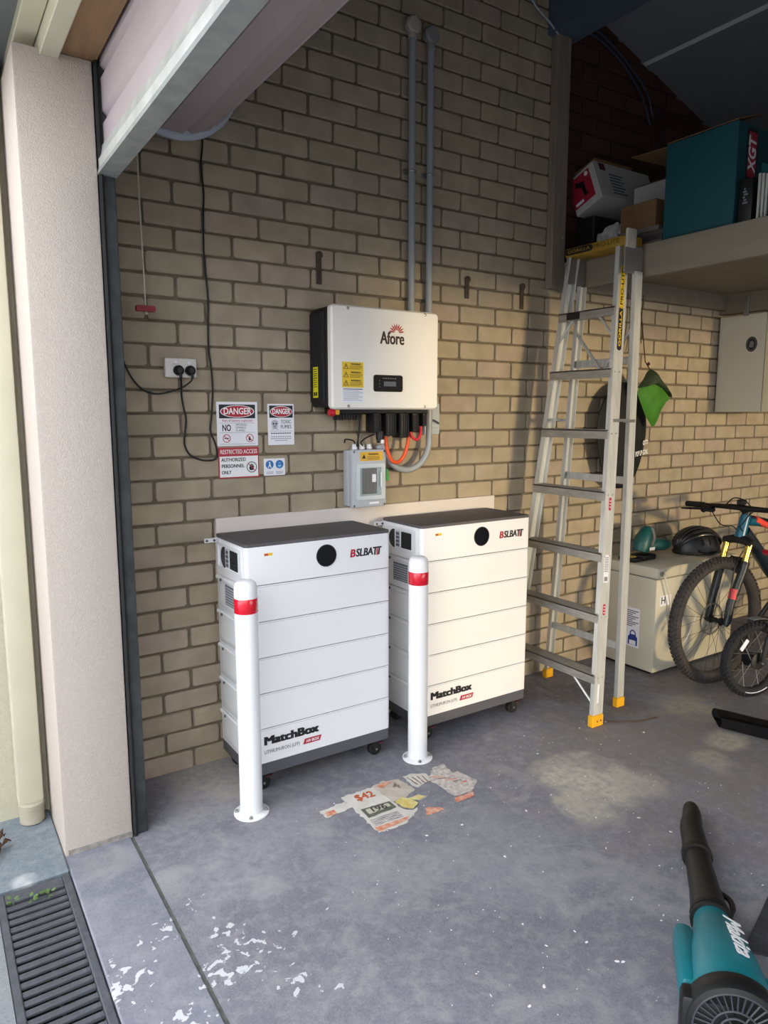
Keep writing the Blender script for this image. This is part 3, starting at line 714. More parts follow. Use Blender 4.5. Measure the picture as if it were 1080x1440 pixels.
bm = B(); cyl(bm, (1.03, -.075, 1.476), (1.03, -.075, 1.40), .0165, None, 12); obj('straight_sleeve', bm, PIPEG, fc)
cable('black_cable', [(.650, -.08, 1.455), (.652, -.07, 1.38), (.648, -.055, 1.31)], .0035, BLACK, 'thin black lead dropping from the inverter to the isolator box')
cable('black_cable', [(.64, -.055, 1.322), (.63, -.05, 1.335), (.60, -.04, 1.34), (.60, -.03, 1.325)], .0032, BLACK, 'black lead curling over the isolator box glands')
cable('black_cable', [(.735, -.06, 1.36), (.70, -.05, 1.345), (.672, -.05, 1.325), (.68, -.055, 1.31)], .0032, BLACK, 'black lead from the inverter plugs to the end gland')
cable('pale_lead', [(.955, -.09, 1.45), (.953, -.085, 1.40), (.956, -.085, 1.37)], .0035, GREYP, 'short pale grey lead beside the red cable loop')

# ================================================================== ISOLATOR BOX
SB = thing('isolator_box', 'light grey isolator box with clear door and yellow label below the inverter', 'isolator box', (.69, -.05, 1.04))
bm = B(); box(bm, .605, .778, -.058, -.004, 1.042, 1.292, .008, 2); obj('back_box', bm, GREYP, SB)
bm = B(); box(bm, .602, .781, -.092, -.060, 1.038, 1.296, .008, 2); lid = obj('front_lid', bm, GREYP, SB)
bm = B(); ring_prism(bm, rrect(.150, .160, .008), rrect(.112, .124, .006), (.694, -.092, 1.153), X_, Z_, .008); dfr = obj('door_frame', bm, mat('pale_clear_frame', 'c9d0d0', .25), lid)
bm = B(); prism(bm, rrect(.116, .128, .006), (.694, -.095, 1.153), X_, Z_, .002); obj('clear_pane', bm, CLEAR, dfr, 0)
bm = B(); box(bm, .652, .728, -.0945, -.092, 1.098, 1.212, .001); bk = obj('breaker', bm, mat('breaker_grey', '4e4c4b', .6, var=.2, vs=60), lid, 0)
for k in range(4):
    bm = B(); box(bm, .655+.018*k, .669+.018*k, -.0956, -.0942, 1.104, 1.206); obj('pole', bm, mat('breaker_brown', '5f5853', .6), bk, 0)
bm = B(); box(bm, .702, .722, -.099, -.0942, 1.150, 1.186, .002); obj('toggle', bm, SIGNW, bk)
bm = B(); box(bm, .742, .752, -.108, -.099, 1.125, 1.195, .003); obj('door_latch', bm, mat('latch_clear', 'd5dcdc', .2), dfr)
yl = flat('warning_label', rect(0, .118, 0, .040), mat('amber_sticker', 'e0b02a', .5), lid, (.643, -.092, 1.245))
bm = B(); prism(bm, [(-.010, -.009), (.010, -.009), (0, .010)], (.662, -.0926, 1.265), X_, Z_, .0004); obj('triangle_symbol', bm, INK, yl, 0)
text('label_heading', 'WARNING', .011, INK, yl, (.711, -.0928, 1.274), X_, Z_, 'CENTER', .0003)
for j in range(3): flat('print_line', rect(0, .066, 0, .002), INK, yl, (.678, -.0926, 1.262-.006*j))
flat('maker_plate', rect(0, .05, 0, .009), SIGNW, lid, (.690, -.092, 1.052))
for sx in (.612, .770):
    for sz in (1.048, 1.286):
        bm = B(); lathe(bm, [(.005, 0), (.004, .0015), (0, .0015)], (sx, -.092, sz), (0, -1, 0), 8); obj('lid_screw', bm, DGREY, lid)
for x in (.650, .688, .726):
    bm = B(); lathe(bm, [(.014, 0), (.014, .010), (.011, .012), (.011, .022), (.007, .024), (0, .024)], (x, -.032, 1.294), Z_, 12); obj('cable_gland', bm, SIGNW, SB)
bm = B(); box(bm, .778, .796, -.094, -.070, 1.152, 1.182, .003); obj('green_lock_tab', bm, GREENT, SB)
bm = B(); cyl(bm, (.788, -.085, 1.178), (.788, -.085, 1.205), .007, None, 8); obj('green_lock_pin', bm, GREENT, SB)

# ================================================================== CONDUITS
def conduit(x, ztop, label, capm):
    T = thing('conduit', label, 'conduit', (x, -.03, 1.87), 0, 'grey conduits rising from the inverter')
    bm = B(); cyl(bm, (x, -.030, 1.88), (x, -.030, ztop), .0155, None, 16); obj('pipe', bm, PIPEG, T, 40)
    bm = B(); lathe(bm, [(0, -.018), (.030, -.018), (.036, -.010), (.037, .012), (.030, .020), (0, .022)], (x, -.032, ztop+.02), (0, -1, 0), 22); cp = obj('inspection_elbow', bm, capm, T, 40)
    bm = B(); cyl(bm, (x, -.030, ztop-.035), (x, -.030, ztop), .0195, None, 16); obj('elbow_sleeve', bm, capm, T, 40)
    for z_ in (2.52,):
        bm = B(); box(bm, x-.030, x+.030, -.012, -.004, z_-.011, z_+.011, .002); tube(bm, [(x+.018*math.cos(a), -.030-.018*math.sin(a), z_) for a in [PI*i/10 for i in range(11)]], .0035, 6); sd_ = obj('saddle', bm, STEEL, T)
        bm = B(); lathe(bm, [(.004, 0), (.003, .002), (0, .002)], (x-.024, -.012, z_), (0, -1, 0), 8); obj('saddle_screw', bm, STEEL, sd_)
conduit(.957, 3.10, 'grey vertical conduit with pale round elbow, the one nearer the door', mat('pale_elbow', 'b3a9a2', .5))
conduit(1.057, 3.085, 'grey vertical conduit with grey round elbow, the one nearer the timber post', mat('grey_elbow', '8a8a88', .5))

# ================================================================== WALL SIGNS
def sign_panel(name, label, x0, x1, z0, z1, m_=SIGNW, th=.003):
    bm = B(); prism(bm, rrect(x1-x0, z1-z0, .003, 2, (x0+x1)/2, (z0+z1)/2), (0, -.004, 0), X_, Z_, th)
    return tag(obj(name, bm, m_, None, 0), label, 'sign', 'warning signs on the brick wall')
def danger_head(S_, x0, x1, z0, z1, size, w_):
    y = -.0072
    h = flat('black_header', rect(x0, x1, z0, z1), INK, S_, (0, y, 0))
    cx, cz, rx, rz = (x0+x1)/2, (z0+z1)/2, (x1-x0)/2*.94, (z1-z0)/2*.90
    flat('white_oval', ellp(rx, rz, 36, cx, cz), INKW, h, (0, y-.0006, 0)); flat('red_oval', ellp(rx*.95, rz*.90, 36, cx, cz), INKR, h, (0, y-.0010, 0), d=.0006)
    text('danger_word', 'DANGER', size, INKW, h, (cx, y-.0018, cz), X_, Z_, 'CENTER', .0007, 0, w_)
y = -.0072
s1 = sign_panel('danger_sign', 'large white danger sign about battery explosion with no smoking symbols', .027, .201, 1.323, 1.500)
danger_head(s1, .037, .191, 1.434, 1.489, .036, .118)
text('red_line', 'Risk of battery explosion', .0125, INKR, s1, (.114, y, 1.4245), X_, Z_, 'CENTER', 0, 0, .128)
flat('rule_line', rect(.037, .186, 1.4145, 1.4155), INKG, s1, (0, y, 0)); flat('rule_line', rect(.037, .186, 1.376, 1.377), INKG, s1, (0, y, 0))
text('no_word', 'NO', .036, INK, s1, (.067, y, 1.3945), X_, Z_, 'CENTER', .0009, 0, .036)
for k, t_ in enumerate(('SMOKING', 'SPARKS', 'FLAMES')): text('list_word', t_, .0125, INKG, s1, (.106, y, 1.4075-.0115*k), X_, Z_, 'LEFT', 0, 0, .046-.004*k)
flat('bottom_rule', rect(.037, .191, 1.330, 1.3312), INKG, s1, (0, y, 0))
for cx, kind in ((.066, 0), (.165, 1)):
    bm = B(); ring_prism(bm, ellp(.0165, .0165, 28, cx, 1.3535), ellp(.0138, .0138, 28, cx, 1.3535), (0, y-.0006, 0), X_, Z_, .0005); pg = obj('prohibition_ring', bm, INKR, s1, 0)
    bm = B(); prism(bm, [(cx-.0125, 1.3645), (cx-.0105, 1.3660), (cx+.0125, 1.3425), (cx+.0105, 1.3410)], (0, y-.0006, 0), X_, Z_, .0005); obj('slash', bm, INKR, pg, 0)
    if kind == 0: flat('cigarette_symbol', rect(cx-.010, cx+.009, 1.352, 1.3555), INK, pg, (0, y, 0))
    else: flat('flame_symbol', [(cx-.004, 1.344), (cx+.003, 1.344), (cx+.005, 1.351), (cx+.002, 1.356), (cx+.001, 1.363), (cx-.003, 1.358), (cx-.006, 1.350)], INK, pg, (0, y, 0))
s2 = sign_panel('danger_sign', 'narrow white danger sign reading toxic fumes with a skull symbol', .247, .367, 1.322, 1.493)
danger_head(s2, .254, .361, 1.4355, 1.486, .031, .082)
flat('skull_symbol', ellp(.016, .014, 20, .278, 1.413), mat('skull_grey', 'b9b9c2', .5), s2, (0, y, 0)); flat('skull_jaw', rect(.270, .286, 1.393, 1.402), mat('skull_grey', 'b9b9c2', .5), s2, (0, y, 0))
for q in (.272, .284): flat('skull_eye', ellp(.0036, .0036, 10, q, 1.411), INK, s2, (0, y-.0006, 0))
bm = B(); prism(bm, [(.262, 1.387), (.264, 1.384), (.294, 1.397), (.292, 1.400)], (0, y-.0006, 0), X_, Z_, .0005); prism(bm, [(.294, 1.387), (.292, 1.384), (.262, 1.397), (.264, 1.400)], (0, y-.0006, 0), X_, Z_, .0005); obj('crossbones', bm, mat('skull_grey', 'b9b9c2', .5), s2, 0)
text('toxic_word', 'TOXIC', .021, INK, s2, (.329, y, 1.418), X_, Z_, 'CENTER', 0, 0, .048); text('fumes_word', 'FUMES', .021, INK, s2, (.329, y, 1.397), X_, Z_, 'CENTER', 0, 0, .048)
flat('rule_line', rect(.256, .358, 1.3795, 1.3805), INKG, s2, (0, y, 0))
for k, (wd, zz, hh) in enumerate(((.094, 1.371, .0040), (.094, 1.357, .003), (.094, 1.349, .003), (.056, 1.341, .003))):
    [flat('print_mark', rect(.307-wd/2+wd*q/9, .307-wd/2+wd*(q+.7)/9, zz-hh/2, zz+hh/2), INKG if k else INK, s2, (0, y, 0)) for q in range(9)]
s3 = sign_panel('restricted_sign', 'red bordered restricted access sign reading authorized personnel only', .029, .203, 1.192, 1.317, mat('sign_red', 'b3152d', .4))
flat('white_field', rect(.0335, .1985, 1.197, 1.281), INKW, s3, (0, y, 0))
text('heading', 'RESTRICTED ACCESS', .0245, INKW, s3, (.116, y, 1.2985), X_, Z_, 'CENTER', 0, 0, .158)
for k, (t_, wd) in enumerate((('AUTHORIZED', .104), ('PERSONNEL', .096), ('ONLY', .040))): text('text_line', t_, .020, INK, s3, (.0405, y-.0007, 1.2665-.0255*k), X_, Z_, 'LEFT', 0, 0, wd, bold=.0004)
for i_ in range(1):
    cx, cz = .170, 1.2345
    bm = B(); ring_prism(bm, ellp(.0225, .0225, 32, cx, cz), ellp(.0196, .0196, 32, cx, cz), (0, y-.0012, 0), X_, Z_, .0005); pg = obj('prohibition_ring', bm, INK, s3, 0)
    flat('palm_symbol', [(-.008, -.013), (.007, -.013), (.010, .001), (.0085, .004), (-.0085, .004), (-.0115, -.004)], INK, pg, (cx, y-.0006, cz))
    for k in range(4): flat('finger_symbol', rect(-.0085+.0045*k, -.0052+.0045*k, .003, (.011, .014, .013, .010)[k]), INK, pg, (cx, y-.0006, cz))
    bm = B(); prism(bm, [(cx-.0155, cz+.0135), (cx-.0135, cz+.0155), (cx+.0155, cz-.0135), (cx+.0135, cz-.0155)], (0, y-.0014, 0), X_, Z_, .0005); obj('slash', bm, INKR, pg, 0)
s4 = sign_panel('mandatory_sign', 'small white sign with two round blue symbols', .225, .321, 1.195, 1.266)
for k, cx in enumerate((.2505, .2955)):
    d_ = flat('blue_disc', ellp(.0178, .0178, 28, cx, 1.241), INKB, s4, (0, y, 0))
    if k == 0:
        for poly in ([(-.002, .004), (.003, .004), (.004, -.002), (.008, -.013), (.005, -.014), (0, -.005), (-.005, -.014), (-.008, -.013), (-.003, -.002)],): flat('figure_symbol', poly, INKW, d_, (cx, y-.0006, 1.241))
        flat('figure_head', ellp(.0032, .0032, 12, cx, 1.2495), INKW, d_, (0, y-.0006, 0))
    else:
        flat('face_symbol', ellp(.008, .0105, 18, cx, 1.239), mat('pale_blue_print', '8fc0e6', .5), d_, (0, y-.0006, 0)); flat('goggle_symbol', rect(cx-.009, cx+.009, 1.239, 1.245), INKB, d_, (0, y-.0012, 0))
    for j in range(2): flat('print_line', rect(cx-.016, cx+.016, 1.2085-.006*j, 1.2105-.006*j), INKG, s4, (0, y, 0))

# ================================================================== POWER POINT, LEADS, PULL CORD
PO = thing('power_outlet', 'white double power outlet with two black plugs on the brick wall', 'power outlet', (-.115, -.02, 1.59))
bm = B(); box(bm, -.176, -.054, -.030, -.004, 1.589, 1.662, .005, 2); pl = obj('face_plate', bm, mat('ivory_plastic', 'dcd8d0', .4), PO)
for x in (-.135, -.082):
    bm = B(); box(bm, x-.010, x+.008, -.034, -.030, 1.640, 1.652, .002); obj('switch_rocker', bm, SIGNW, pl)
for k, x in enumerate((-.127, -.082)):
    bm = B(); lathe(bm, [(.0195, 0), (.0195, .012), (.016, .022), (.010, .027), (0, .027)], (x, -.030, 1.616), (0, -1, 0), 20); pg = tag(obj('power_plug', bm, BLACK, None, 40), ('round black plug in the socket nearer the door', 'round black plug in the socket nearer the hanging lead')[k], 'plug', 'black plugs in the outlet')
    bm = B(); cyl(bm, (x, -.050, 1.612), (x+.004, -.050, 1.588), .006, None, 8); obj('cord_grip', bm, BLACK, pg)
cable('power_lead', [(-.078, -.05, 1.592), (-.085, -.045, 1.575), (-.115, -.03, 1.552), (-.16, -.02, 1.535), (-.215, -.015, 1.528), (-.265, -.015, 1.548), (-.305, -.015, 1.60), (-.335, -.015, 1.68), (-.365, -.02, 1.76), (-.40, -.03, 1.80)], .0034, BLACK, 'black lead swinging from the outlet to the door guide')
cable('power_lead', [(-.123, -.05, 1.592), (-.118, -.035, 1.56), (-.113, -.015, 1.52), (-.105, -.012, 1.47), (-.098, -.012, 1.43), (-.104, -.012, 1.38), (-.108, -.012, 1.335), (-.09, -.012, 1.295), (-.055, -.012, 1.275), (-.02, -.012, 1.268), (.012, -.012, 1.272), (.022, -.012, 1.295), (.016, -.012, 1.335), (-.002, -.012, 1.385), (.004, -.012, 1.44), (.012, -.012, 1.54), (.010, -.012, 1.62), (.002, -.012, 1.70), (.002, -.012, 1.78), (.006, -.012, 1.90), (-.004, -.012, 2.05), (-.002, -.012, 2.2), (.003, -.012, 2.28), (-.004, -.012, 2.38), (.004, -.012, 2.45), (.003, -.02, 2.52)], .0036, BLACK, 'long black lead hanging down the brick wall from the rolled door', n=6)
PC = thing('pull_cord', 'white pull cord with a red handle hanging from the rolled door', 'pull cord', (-.258, -.10, 1.826))
bm = B(); tube(bm, cr([(-.262, -.10, 2.43), (-.262, -.10, 2.2), (-.259, -.10, 2.0), (-.257, -.10, 1.805)], 8), .0028, 6); obj('cord', bm, mat('white_rope', 'cfc8b8', .8, var=.2, vs=200), PC)
bm = B(); prism(bm, rrect(.068, .021, .006, 4), (-.258, -.092, 1.826), X_, Z_, .018); obj('red_handle', bm, mat('handle_red', '8f1f33', .5), PC)
bm = B(); lathe(bm, [(0, -.004), (.006, 0), (0, .010)], (-.254, -.10, 1.808), Z_, 8); obj('knot', bm, mat('white_rope', 'cfc8b8', .8), PC)
# iron straps left in the wall
for k, (x, z0, z1, lb) in enumerate(((.495, 1.995, 2.125, 'rusty flat iron strap on the bricks above the inverter corner'), (1.302, 2.004, 2.104, 'rusty flat iron strap on the bricks midway between inverter and timber post'), (1.664, 1.981, 2.104, 'rusty flat iron strap on the bricks nearest the timber post'))):
    T = thing('iron_strap', lb, 'bracket', (x, -.004, z0), 0, 'iron straps on the brick wall')
    bm = B(); box(bm, x-.012, x+.012, -.012, -.003, z0, z1, .002); obj('strap', bm, RUST, T)
    bm = B(); lathe(bm, [(.016, 0), (.016, .006), (.008, .009), (0, .009)], (x, -.010, z1-.012), (0, -1, 0), 12); obj('eye', bm, RUST, T)
    for q in (.25, .6):
        bm = B(); lathe(bm, [(.006, 0), (.005, .003), (0, .003)], (x, -.012, z0+(z1-z0)*q), (0, -1, 0), 8); obj('nail_head', bm, RUST, T)

# ================================================================== STEPLADDER
def beam(bm, p0, p1, poly, ax):
    """extrude a 2-D profile (a along the x-ish axis ax, b along y) from p0 to p1"""
    p0, p1 = Vector(p0), Vector(p1); ax = Vector(ax).normalized(); t = (p1-p0).normalized()
    a_ = (ax-t*ax.dot(t)).normalized(); b_ = Y_
    va = [bm.verts.new(p0+a_*x+b_*y) for x, y in poly]; vb = [bm.verts.new(p1+a_*x+b_*y) for x, y in poly]
    k = len(poly)
    for i in range(k): bm.faces.new((va[i], va[(i+1) % k], vb[(i+1) % k], vb[i]))
    bm.faces.new(va); bm.faces.new(list(reversed(vb)))
def cprof(d, fl, t, s):   # channel: web at b=0, flanges towards +s
    h = d/2
    return [(-h, 0), (h, 0), (h, s*fl), (h-t, s*fl), (h-t, s*t), (-h+t, s*t), (-h+t, s*fl), (-h, s*fl)]
LD = thing('stepladder', 'tall aluminium stepladder with yellow cap and feet standing against the shelf', 'ladder', (1.72, -.33, 0))
def fx(z): return 1.588+.104*z
def fyr(z): return -.662+.068*z
def fyl(z): return -.058-.062*z
ZT = 2.215
for nm, yf, s, lb in (('front_rail', fyr, 1, None), ('front_rail', fyl, -1, None)):
    bm = B(); beam(bm, (fx(.012), yf(.012), .012), (fx(ZT), yf(ZT), ZT), cprof(.064, .024, .003, s), X_); fr_ = obj(nm, bm, ALU, LD, 20)
    yo = yf(0)
    bm = B(); box(bm, fx(0)-.040, fx(0)+.036, yo-(.006 if s > 0 else .026), yo+(.026 if s > 0 else .006), 0, .055, .004); obj('yellow_foot', bm, YEL, fr_)
    for k in range(2):
        bm = B(); lathe(bm, [(.004, 0), (.004, .0015), (0, .0015)], (fx(.03)-.012+.024*k, yo-s*.0062, .028), (0, -s, 0), 8); obj('rivet', bm, RUST, fr_)
    for i in range(7):
        zt = .228+.283*i
        for dx in (-.016, .014):
            bm = B(); lathe(bm, [(.004, 0), (.003, .002), (0, .002)], (fx(zt)+dx, yf(zt)-s*.0005, zt), (0, -s, 0), 8); obj('rivet', bm, STEEL, fr_)
    if s > 0:
        up = Vector((.104, .068, 1)).normalized(); rt = Vector((1, 0, -.104)).normalized()
        def on(z, dx=0): return Vector((fx(z)+dx, fyr(z)-.0008, z))
        yb = on(1.99); 
        bm = B(); prism(bm, rrect(.030, .20, .014, 5), on(2.03), rt, up, .0008); st = obj('yellow_label', bm, STKY, fr_, 0)
        text('label_word', 'PRO-LITE', .024, INK, st, on(2.03)-Y_*.001, up, -rt, 'CENTER', .0004, 0, .165)
        bm = B(); prism(bm, rrect(.030, .20, .014, 5), on(1.84), rt, up, .0008); st = obj('black_label', bm, INK, fr_, 0)
        text('label_word', 'GORILLA', .022, STKY, st, on(1.84)-Y_*.001, up, -rt, 'CENTER', .0004, 0, .165)
        st = flat('white_label', rect(-.017, .017, -.065, .065), SIGNW, fr_, on(.735), rt, up, .0007)
        for j in range(9): flat('print_line', rect(-.014, .012, 0, .0035), INKG, st, on(.785-.008*j)-Y_*.0008, rt, up)
        for j in range(4): flat('barcode_bar', rect(-.012+.006*j, -.009+.006*j, 0, .02), INK, st, on(.678)-Y_*.0008, rt, up)
        for zz, hh in ((1.035, .03), (.545, .026)):
            st = flat('red_label', rrect(.016, hh*2, .006), mat('label_red', 'b8344a', .5), fr_, on(zz), rt, up, .0007)
            for j in range(3): flat('print_line', rect(-.005, .005, -.002, .002), SIGNW, st, on(zz-.014+.014*j)-Y_*.0008, rt, up)
        flat('small_label', rect(-.006, .006, -.045, .045), SIGNW, fr_, on(.155, -.008), rt, up, .0007)
for i in range(7):
    z = .228+.283*i; x = fx(z); y0, y1 = fyr(z)+.0035, fyl(z)-.0035
    bm = B(); box(bm, x-.040, x+.038, y0, y1, z+.010, z+.016); box(bm, x-.040, x-.036, y0, y1, z-.026, z+.016, .001); box(bm, x+.034, x+.038, y0, y1, z-.016, z+.016)
    for q in range(6): box(bm, x-.033+.012*q, x-.029+.012*q, y0+.002, y1-.002, z+.016, z+.0172)
    td = obj('tread', bm, ALUT, LD, 20)
    if i in (0, 6):
        for (ya, s) in ((y0, 1), (y1, -1)):
            bm = B(); sgn = -1 if i == 0 else -1
            tube(bm, [(x-.03, ya+s*.13 if i == 0 else ya+s*.09, z-.024), (fx(z-.13)-.02, ya-s*.001, z-.13)], .006, 6); obj('knee_brace', bm, ALU, td)
bm = B(); box(bm, fx(1.93)-.044, fx(1.93)-.0405, -.32, -.24, 1.905, 1.935); obj('black_tread_label', bm, INK, LD, 0)
def rx(z): return 1.862+.004*z
def ryr(z): return -.572+.006*z
def ryl(z): return -.072-.066*z
for yf, s, top in ((ryr, 1, 2.10), (ryl, -1, 2.08)):
    bm = B(); beam(bm, (rx(0), yf(.01), .01), (rx(top), yf(top), top), cprof(.046, .022, .003, s), X_); rr = obj('rear_rail', bm, ALU, LD, 20)
    bm = B(); yo = yf(0); box(bm, rx(0)-.028, rx(0)+.028, yo-(.006 if s > 0 else .026), yo+(.026 if s > 0 else .006), 0, .05, .004); obj('yellow_foot', bm, YEL, rr)
for z in (.30, 1.13, 1.70):
    bm = B(); box(bm, rx(z)+.008, rx(z)+.020, ryr(z)+.004, ryl(z)-.004, z-.018, z+.018, .002); obj('rear_crossbar', bm, ALU, LD)
for s in (0, 1):
    a = (rx(1.86)-.012, ryl(1.86)-.006, 1.86) if s else (rx(1.86)-.012, ryr(1.86)+.006, 1.86)
    bm = B(); tube(bm, [a, (rx(1.66)-.012, -.375+(.01 if s else -.01), 1.665)], .0075, 6); obj('diagonal_brace', bm, ALU, LD)
for yf, yr, s in ((fyr, ryr, -1), (fyl, ryl, 1)):
    for z in (1.42,):
        m0 = Vector((fx(z), yf(z)+s*.002, z)); m1 = Vector((rx(z), yr(z)+s*.002, z)); mid = (m0+m1)/2+Vector((0, 0, .0))
        bm = B(); box(bm, m0.x-.015, mid.x+.004, min(m0.y, mid.y)-.002, max(m0.y, mid.y)+.002, z-.007, z+.007, .001); box(bm, mid.x-.004, m1.x+.012, min(m1.y, mid.y)-.002, max(m1.y, mid.y)+.002, z-.010, z+.004, .001); obj('spreader', bm, STEEL, LD)
bm = B(); box(bm, 1.782, 1.905, -.545, -.180, 2.212, 2.258, .010, 2); box(bm, 1.79, 1.90, -.542, -.525, 2.17, 2.225, .004)
cp = obj('top_cap', bm, YELC, LD)
bm = B(); box(bm, 1.776, 1.84, -.562, -.546, 2.20, 2.284, .006, 2); obj('cap_end', bm, mat('pale_cap_end', 'b9b1a2', .6, var=.15, vs=20), cp)
bm = B(); prism(bm, rrect(.17, .030, .014, 5), (1.7815, -.27, 2.237), -Y_, Z_, .0012); st = obj('cap_label', bm, BLACK, cp, 0)
text('cap_word', 'GORILLA', .019, YELC, st, (1.780, -.27, 2.237), -Y_, Z_, 'CENTER', .0004, 0, .14)
text('cap_word', 'PRO-LITE', .026, mat('cap_dark_print', '5a4610', .6), cp, (1.7813, -.435, 2.237), -Y_, Z_, 'CENTER', .0004, 0, .15)
for yy in (-.545, -.20):
    bm = B(); box(bm, fx(2.1)-.03, 1.906, yy-.004, yy+.004, 2.09, 2.215, .003); obj('top_plate', bm, mat('grey_hinge_plate', '8a8580', .5, metal=.4), LD)

# ================================================================== FREEZER AND WHAT STANDS ON IT
FZ = thing('chest_freezer', 'beige chest freezer against the wall behind the mountain bike', 'freezer', (2.72, -.21, 0))
bm = B(); box(bm, 2.345, 3.095, -.402, -.012, .018, .548, .008, 2); fb = obj('body', bm, FREEZ, FZ)
bm = B(); box(bm, 2.337, 3.10, -.412, -.008, .553, .615, .010, 2); fl_ = obj('lid', bm, FREEZ, FZ)
bm = B(); box(bm, 2.350, 3.09, -.398, -.016, .546, .556); obj('lid_seal', bm, mat('seal_grey', '77736a', .7), FZ)
bm = B(); box(bm, 2.37, 3.07, -.37, -.04, 0, .02); obj('plinth', bm, BLACKM, FZ)
bm = B(); lathe(bm, [(.012, 0), (.013, .006), (.009, .012), (0, .012)], (2.365, -.412, .583), (0, -1, 0), 14); obj('lid_latch', bm, mat('latch_grey', '8d8678', .5), fl_)
lb = flat('energy_label', rect(0, .108, 0, .226), SIGNW, fb, (2.345, -.196, .135), -Y_, Z_)
for j in range(9): flat('print_line', rect(.006, .10-.02*(j % 3), 0, .006), INKG, lb, (2.3442, -.196, .340-.011*j), -Y_, Z_)
bm = B(); prism(bm, [(.035, .01), (.098, .01), (.098, .055), (.085, .072), (.048, .072), (.035, .055)], (2.3442, -.196, .135), -Y_, Z_, .0006); pb = obj('padlock_symbol', bm, mat('label_navy', '1d3a86', .5), lb, 0)
bm = B(); ring_prism(bm, ellp(.021, .024, 18, .0665, .075), ellp(.014, .017, 18, .0665, .075), (2.3438, -.196, .135), -Y_, Z_, .0006); obj('padlock_shackle', bm, mat('label_navy', '1d3a86', .5), pb, 0)
flat('padlock_panel', rect(.045, .088, .012, .038), SIGNW, pb, (2.3434, -.196, .135), -Y_, Z_)
fp = flat('front_label', rect(0, .10, 0, .06), SIGNW, fb, (2.382, -.402, .395)); text('label_letter', 'H', .055, INK, fp, (2.408, -.4028, .425), X_, Z_, 'CENTER', .0006)
fp = flat('front_label', rect(0, .05, 0, .06), SIGNW, fb, (2.60, -.402, .43)); flat('label_mark', [(.01, .01), (.02, .01), (.04, .05), (.03, .05)], INK, fp, (2.60, -.4028, .43))
cable('white_lead', [(2.370, -.427, .585), (2.39, -.428, .53), (2.42, -.428, .46), (2.445, -.425, .39), (2.46, -.42, .30), (2.50, -.42, .19), (2.56, -.42, .155), (2.62, -.42, .18), (2.70, -.415, .30)], .0045, mat('white_lead', 'd8d3c6', .5), 'white lead hanging down the front of the chest freezer')
HE = thing('bike_helmet', 'black bike helmet with many vents lying on the chest freezer', 'helmet', (2.925, -.25, .616), math.radians(-18))
def helmet():
    bm = B(); nu, nv = 28, 10; rows = []
    for j in range(nv+1):
        ph = (PI/2)*j/nv
        row = []
        for i in range(nu):
            th = 2*PI*i/nu; r = math.cos(ph)**.85
            x = .150*r*math.cos(th); y_ = .100*r*math.sin(th); z = .018+.135*math.sin(ph)
            row.append(bm.verts.new((x, y_, z)))
        rows.append(row)
    for a, b in zip(rows, rows[1:]):
        for i in range(nu): bm.faces.new((a[i], a[(i+1) % nu], b[(i+1) % nu], b[i]))
    bm.faces.new(rows[-1]); 
    sh = obj('shell', bm, mat('helmet_black', '131315', .45, var=.2, vs=20), HE, 50, False)
    bm = B(); tube(bm, [(.146*math.cos(t), .097*math.sin(t), .0125) for t in [2*PI*i/28 for i in range(28)]], .0085, 8, closed=True); obj('rim', bm, BLACK, HE, 60, False)
    for k in range(7):
        q = -.9+.3*k   # ridges running front to back, dark vents between them
        pts = []
        for t in [math.radians(14+152*i/11) for i in range(12)]:
            cx, sz = math.cos(t), math.sin(t)
            pts.append((.153*cx, .104*math.sin(q)*sz**.8, .020+.137*sz*math.cos(q)**.55))
        bm = B(); tube(bm, pts, [.003]+[.0085]*10+[.003], 6); obj('vent_rib', bm, mat('helmet_rib', '26262a', .3, coat=.3), sh, 60, False)
    for k, q in enumerate((-.75, -.15, .45)):
        pts = [(.02+.05*k-.05, .104*math.sin(a), .020+.138*math.cos(a)*.93) for a in [-1.25+.25*i for i in range(11)]]
        bm = B(); tube(bm, pts, .005, 6); obj('cross_rib', bm, mat('helmet_rib', '26262a', .3, coat=.3), sh, 60, False)
    bm = B(); tube(bm, cr([(-.06, -.098, .03), (-.02, -.108, .014), (.03, -.106, .010), (.07, -.094, .02)], 5), .005, 6); obj('chin_strap', bm, NYL, HE, 60, False)
helmet()
CT = thing('cordless_tool', 'dark teal cordless power tool standing on the chest freezer', 'power tool', (2.50, -.20, .615))
DT = mat('tool_dark_teal', '12504f', .45, var=.1, vs=14)
bm = B(); tube(bm, [(2.455, -.20, .665), (2.465, -.20, .70), (2.485, -.20, .745), (2.505, -.20, .785), (2.515, -.20, .802)], [.042, .050, .046, .032, .018], 14); hd = obj('motor_housing', bm, DT, CT, 50)
bm = B(); tube(bm, [(2.53, -.195, .69), (2.57, -.20, .692), (2.66, -.205, .688), (2.690, -.206, .686), (2.700, -.206, .686)], [.030, .036, .036, .032, .018], 14); obj('side_grip', bm, DT, CT, 50)
bm = B(); tube(bm, [(2.53, -.21, .67), (2.545, -.22, .74), (2.535, -.215, .79), (2.515, -.205, .80)], [.012, .016, .016, .010], 8); obj('rear_handle', bm, DGREY, CT, 50)
bm = B(); box(bm, 2.43, 2.545, -.25, -.15, .616, .650, .012, 2); obj('base_shoe', bm, BLACK, CT)
bm = B(); box(bm, 2.475, 2.520, -.2515, -.248, .674, .692); obj('white_badge', bm, SIGNW, CT, 0)
PD = thing('black_pad', 'black pad with a yellow tab lying at the near corner of the freezer lid', 'pad', (2.395, -.19, .615))
bm = B(); box(bm, 2.352, 2.425, -.245, -.13, .6155, .640, .008, 2); obj('pad', bm, BLACK, PD)
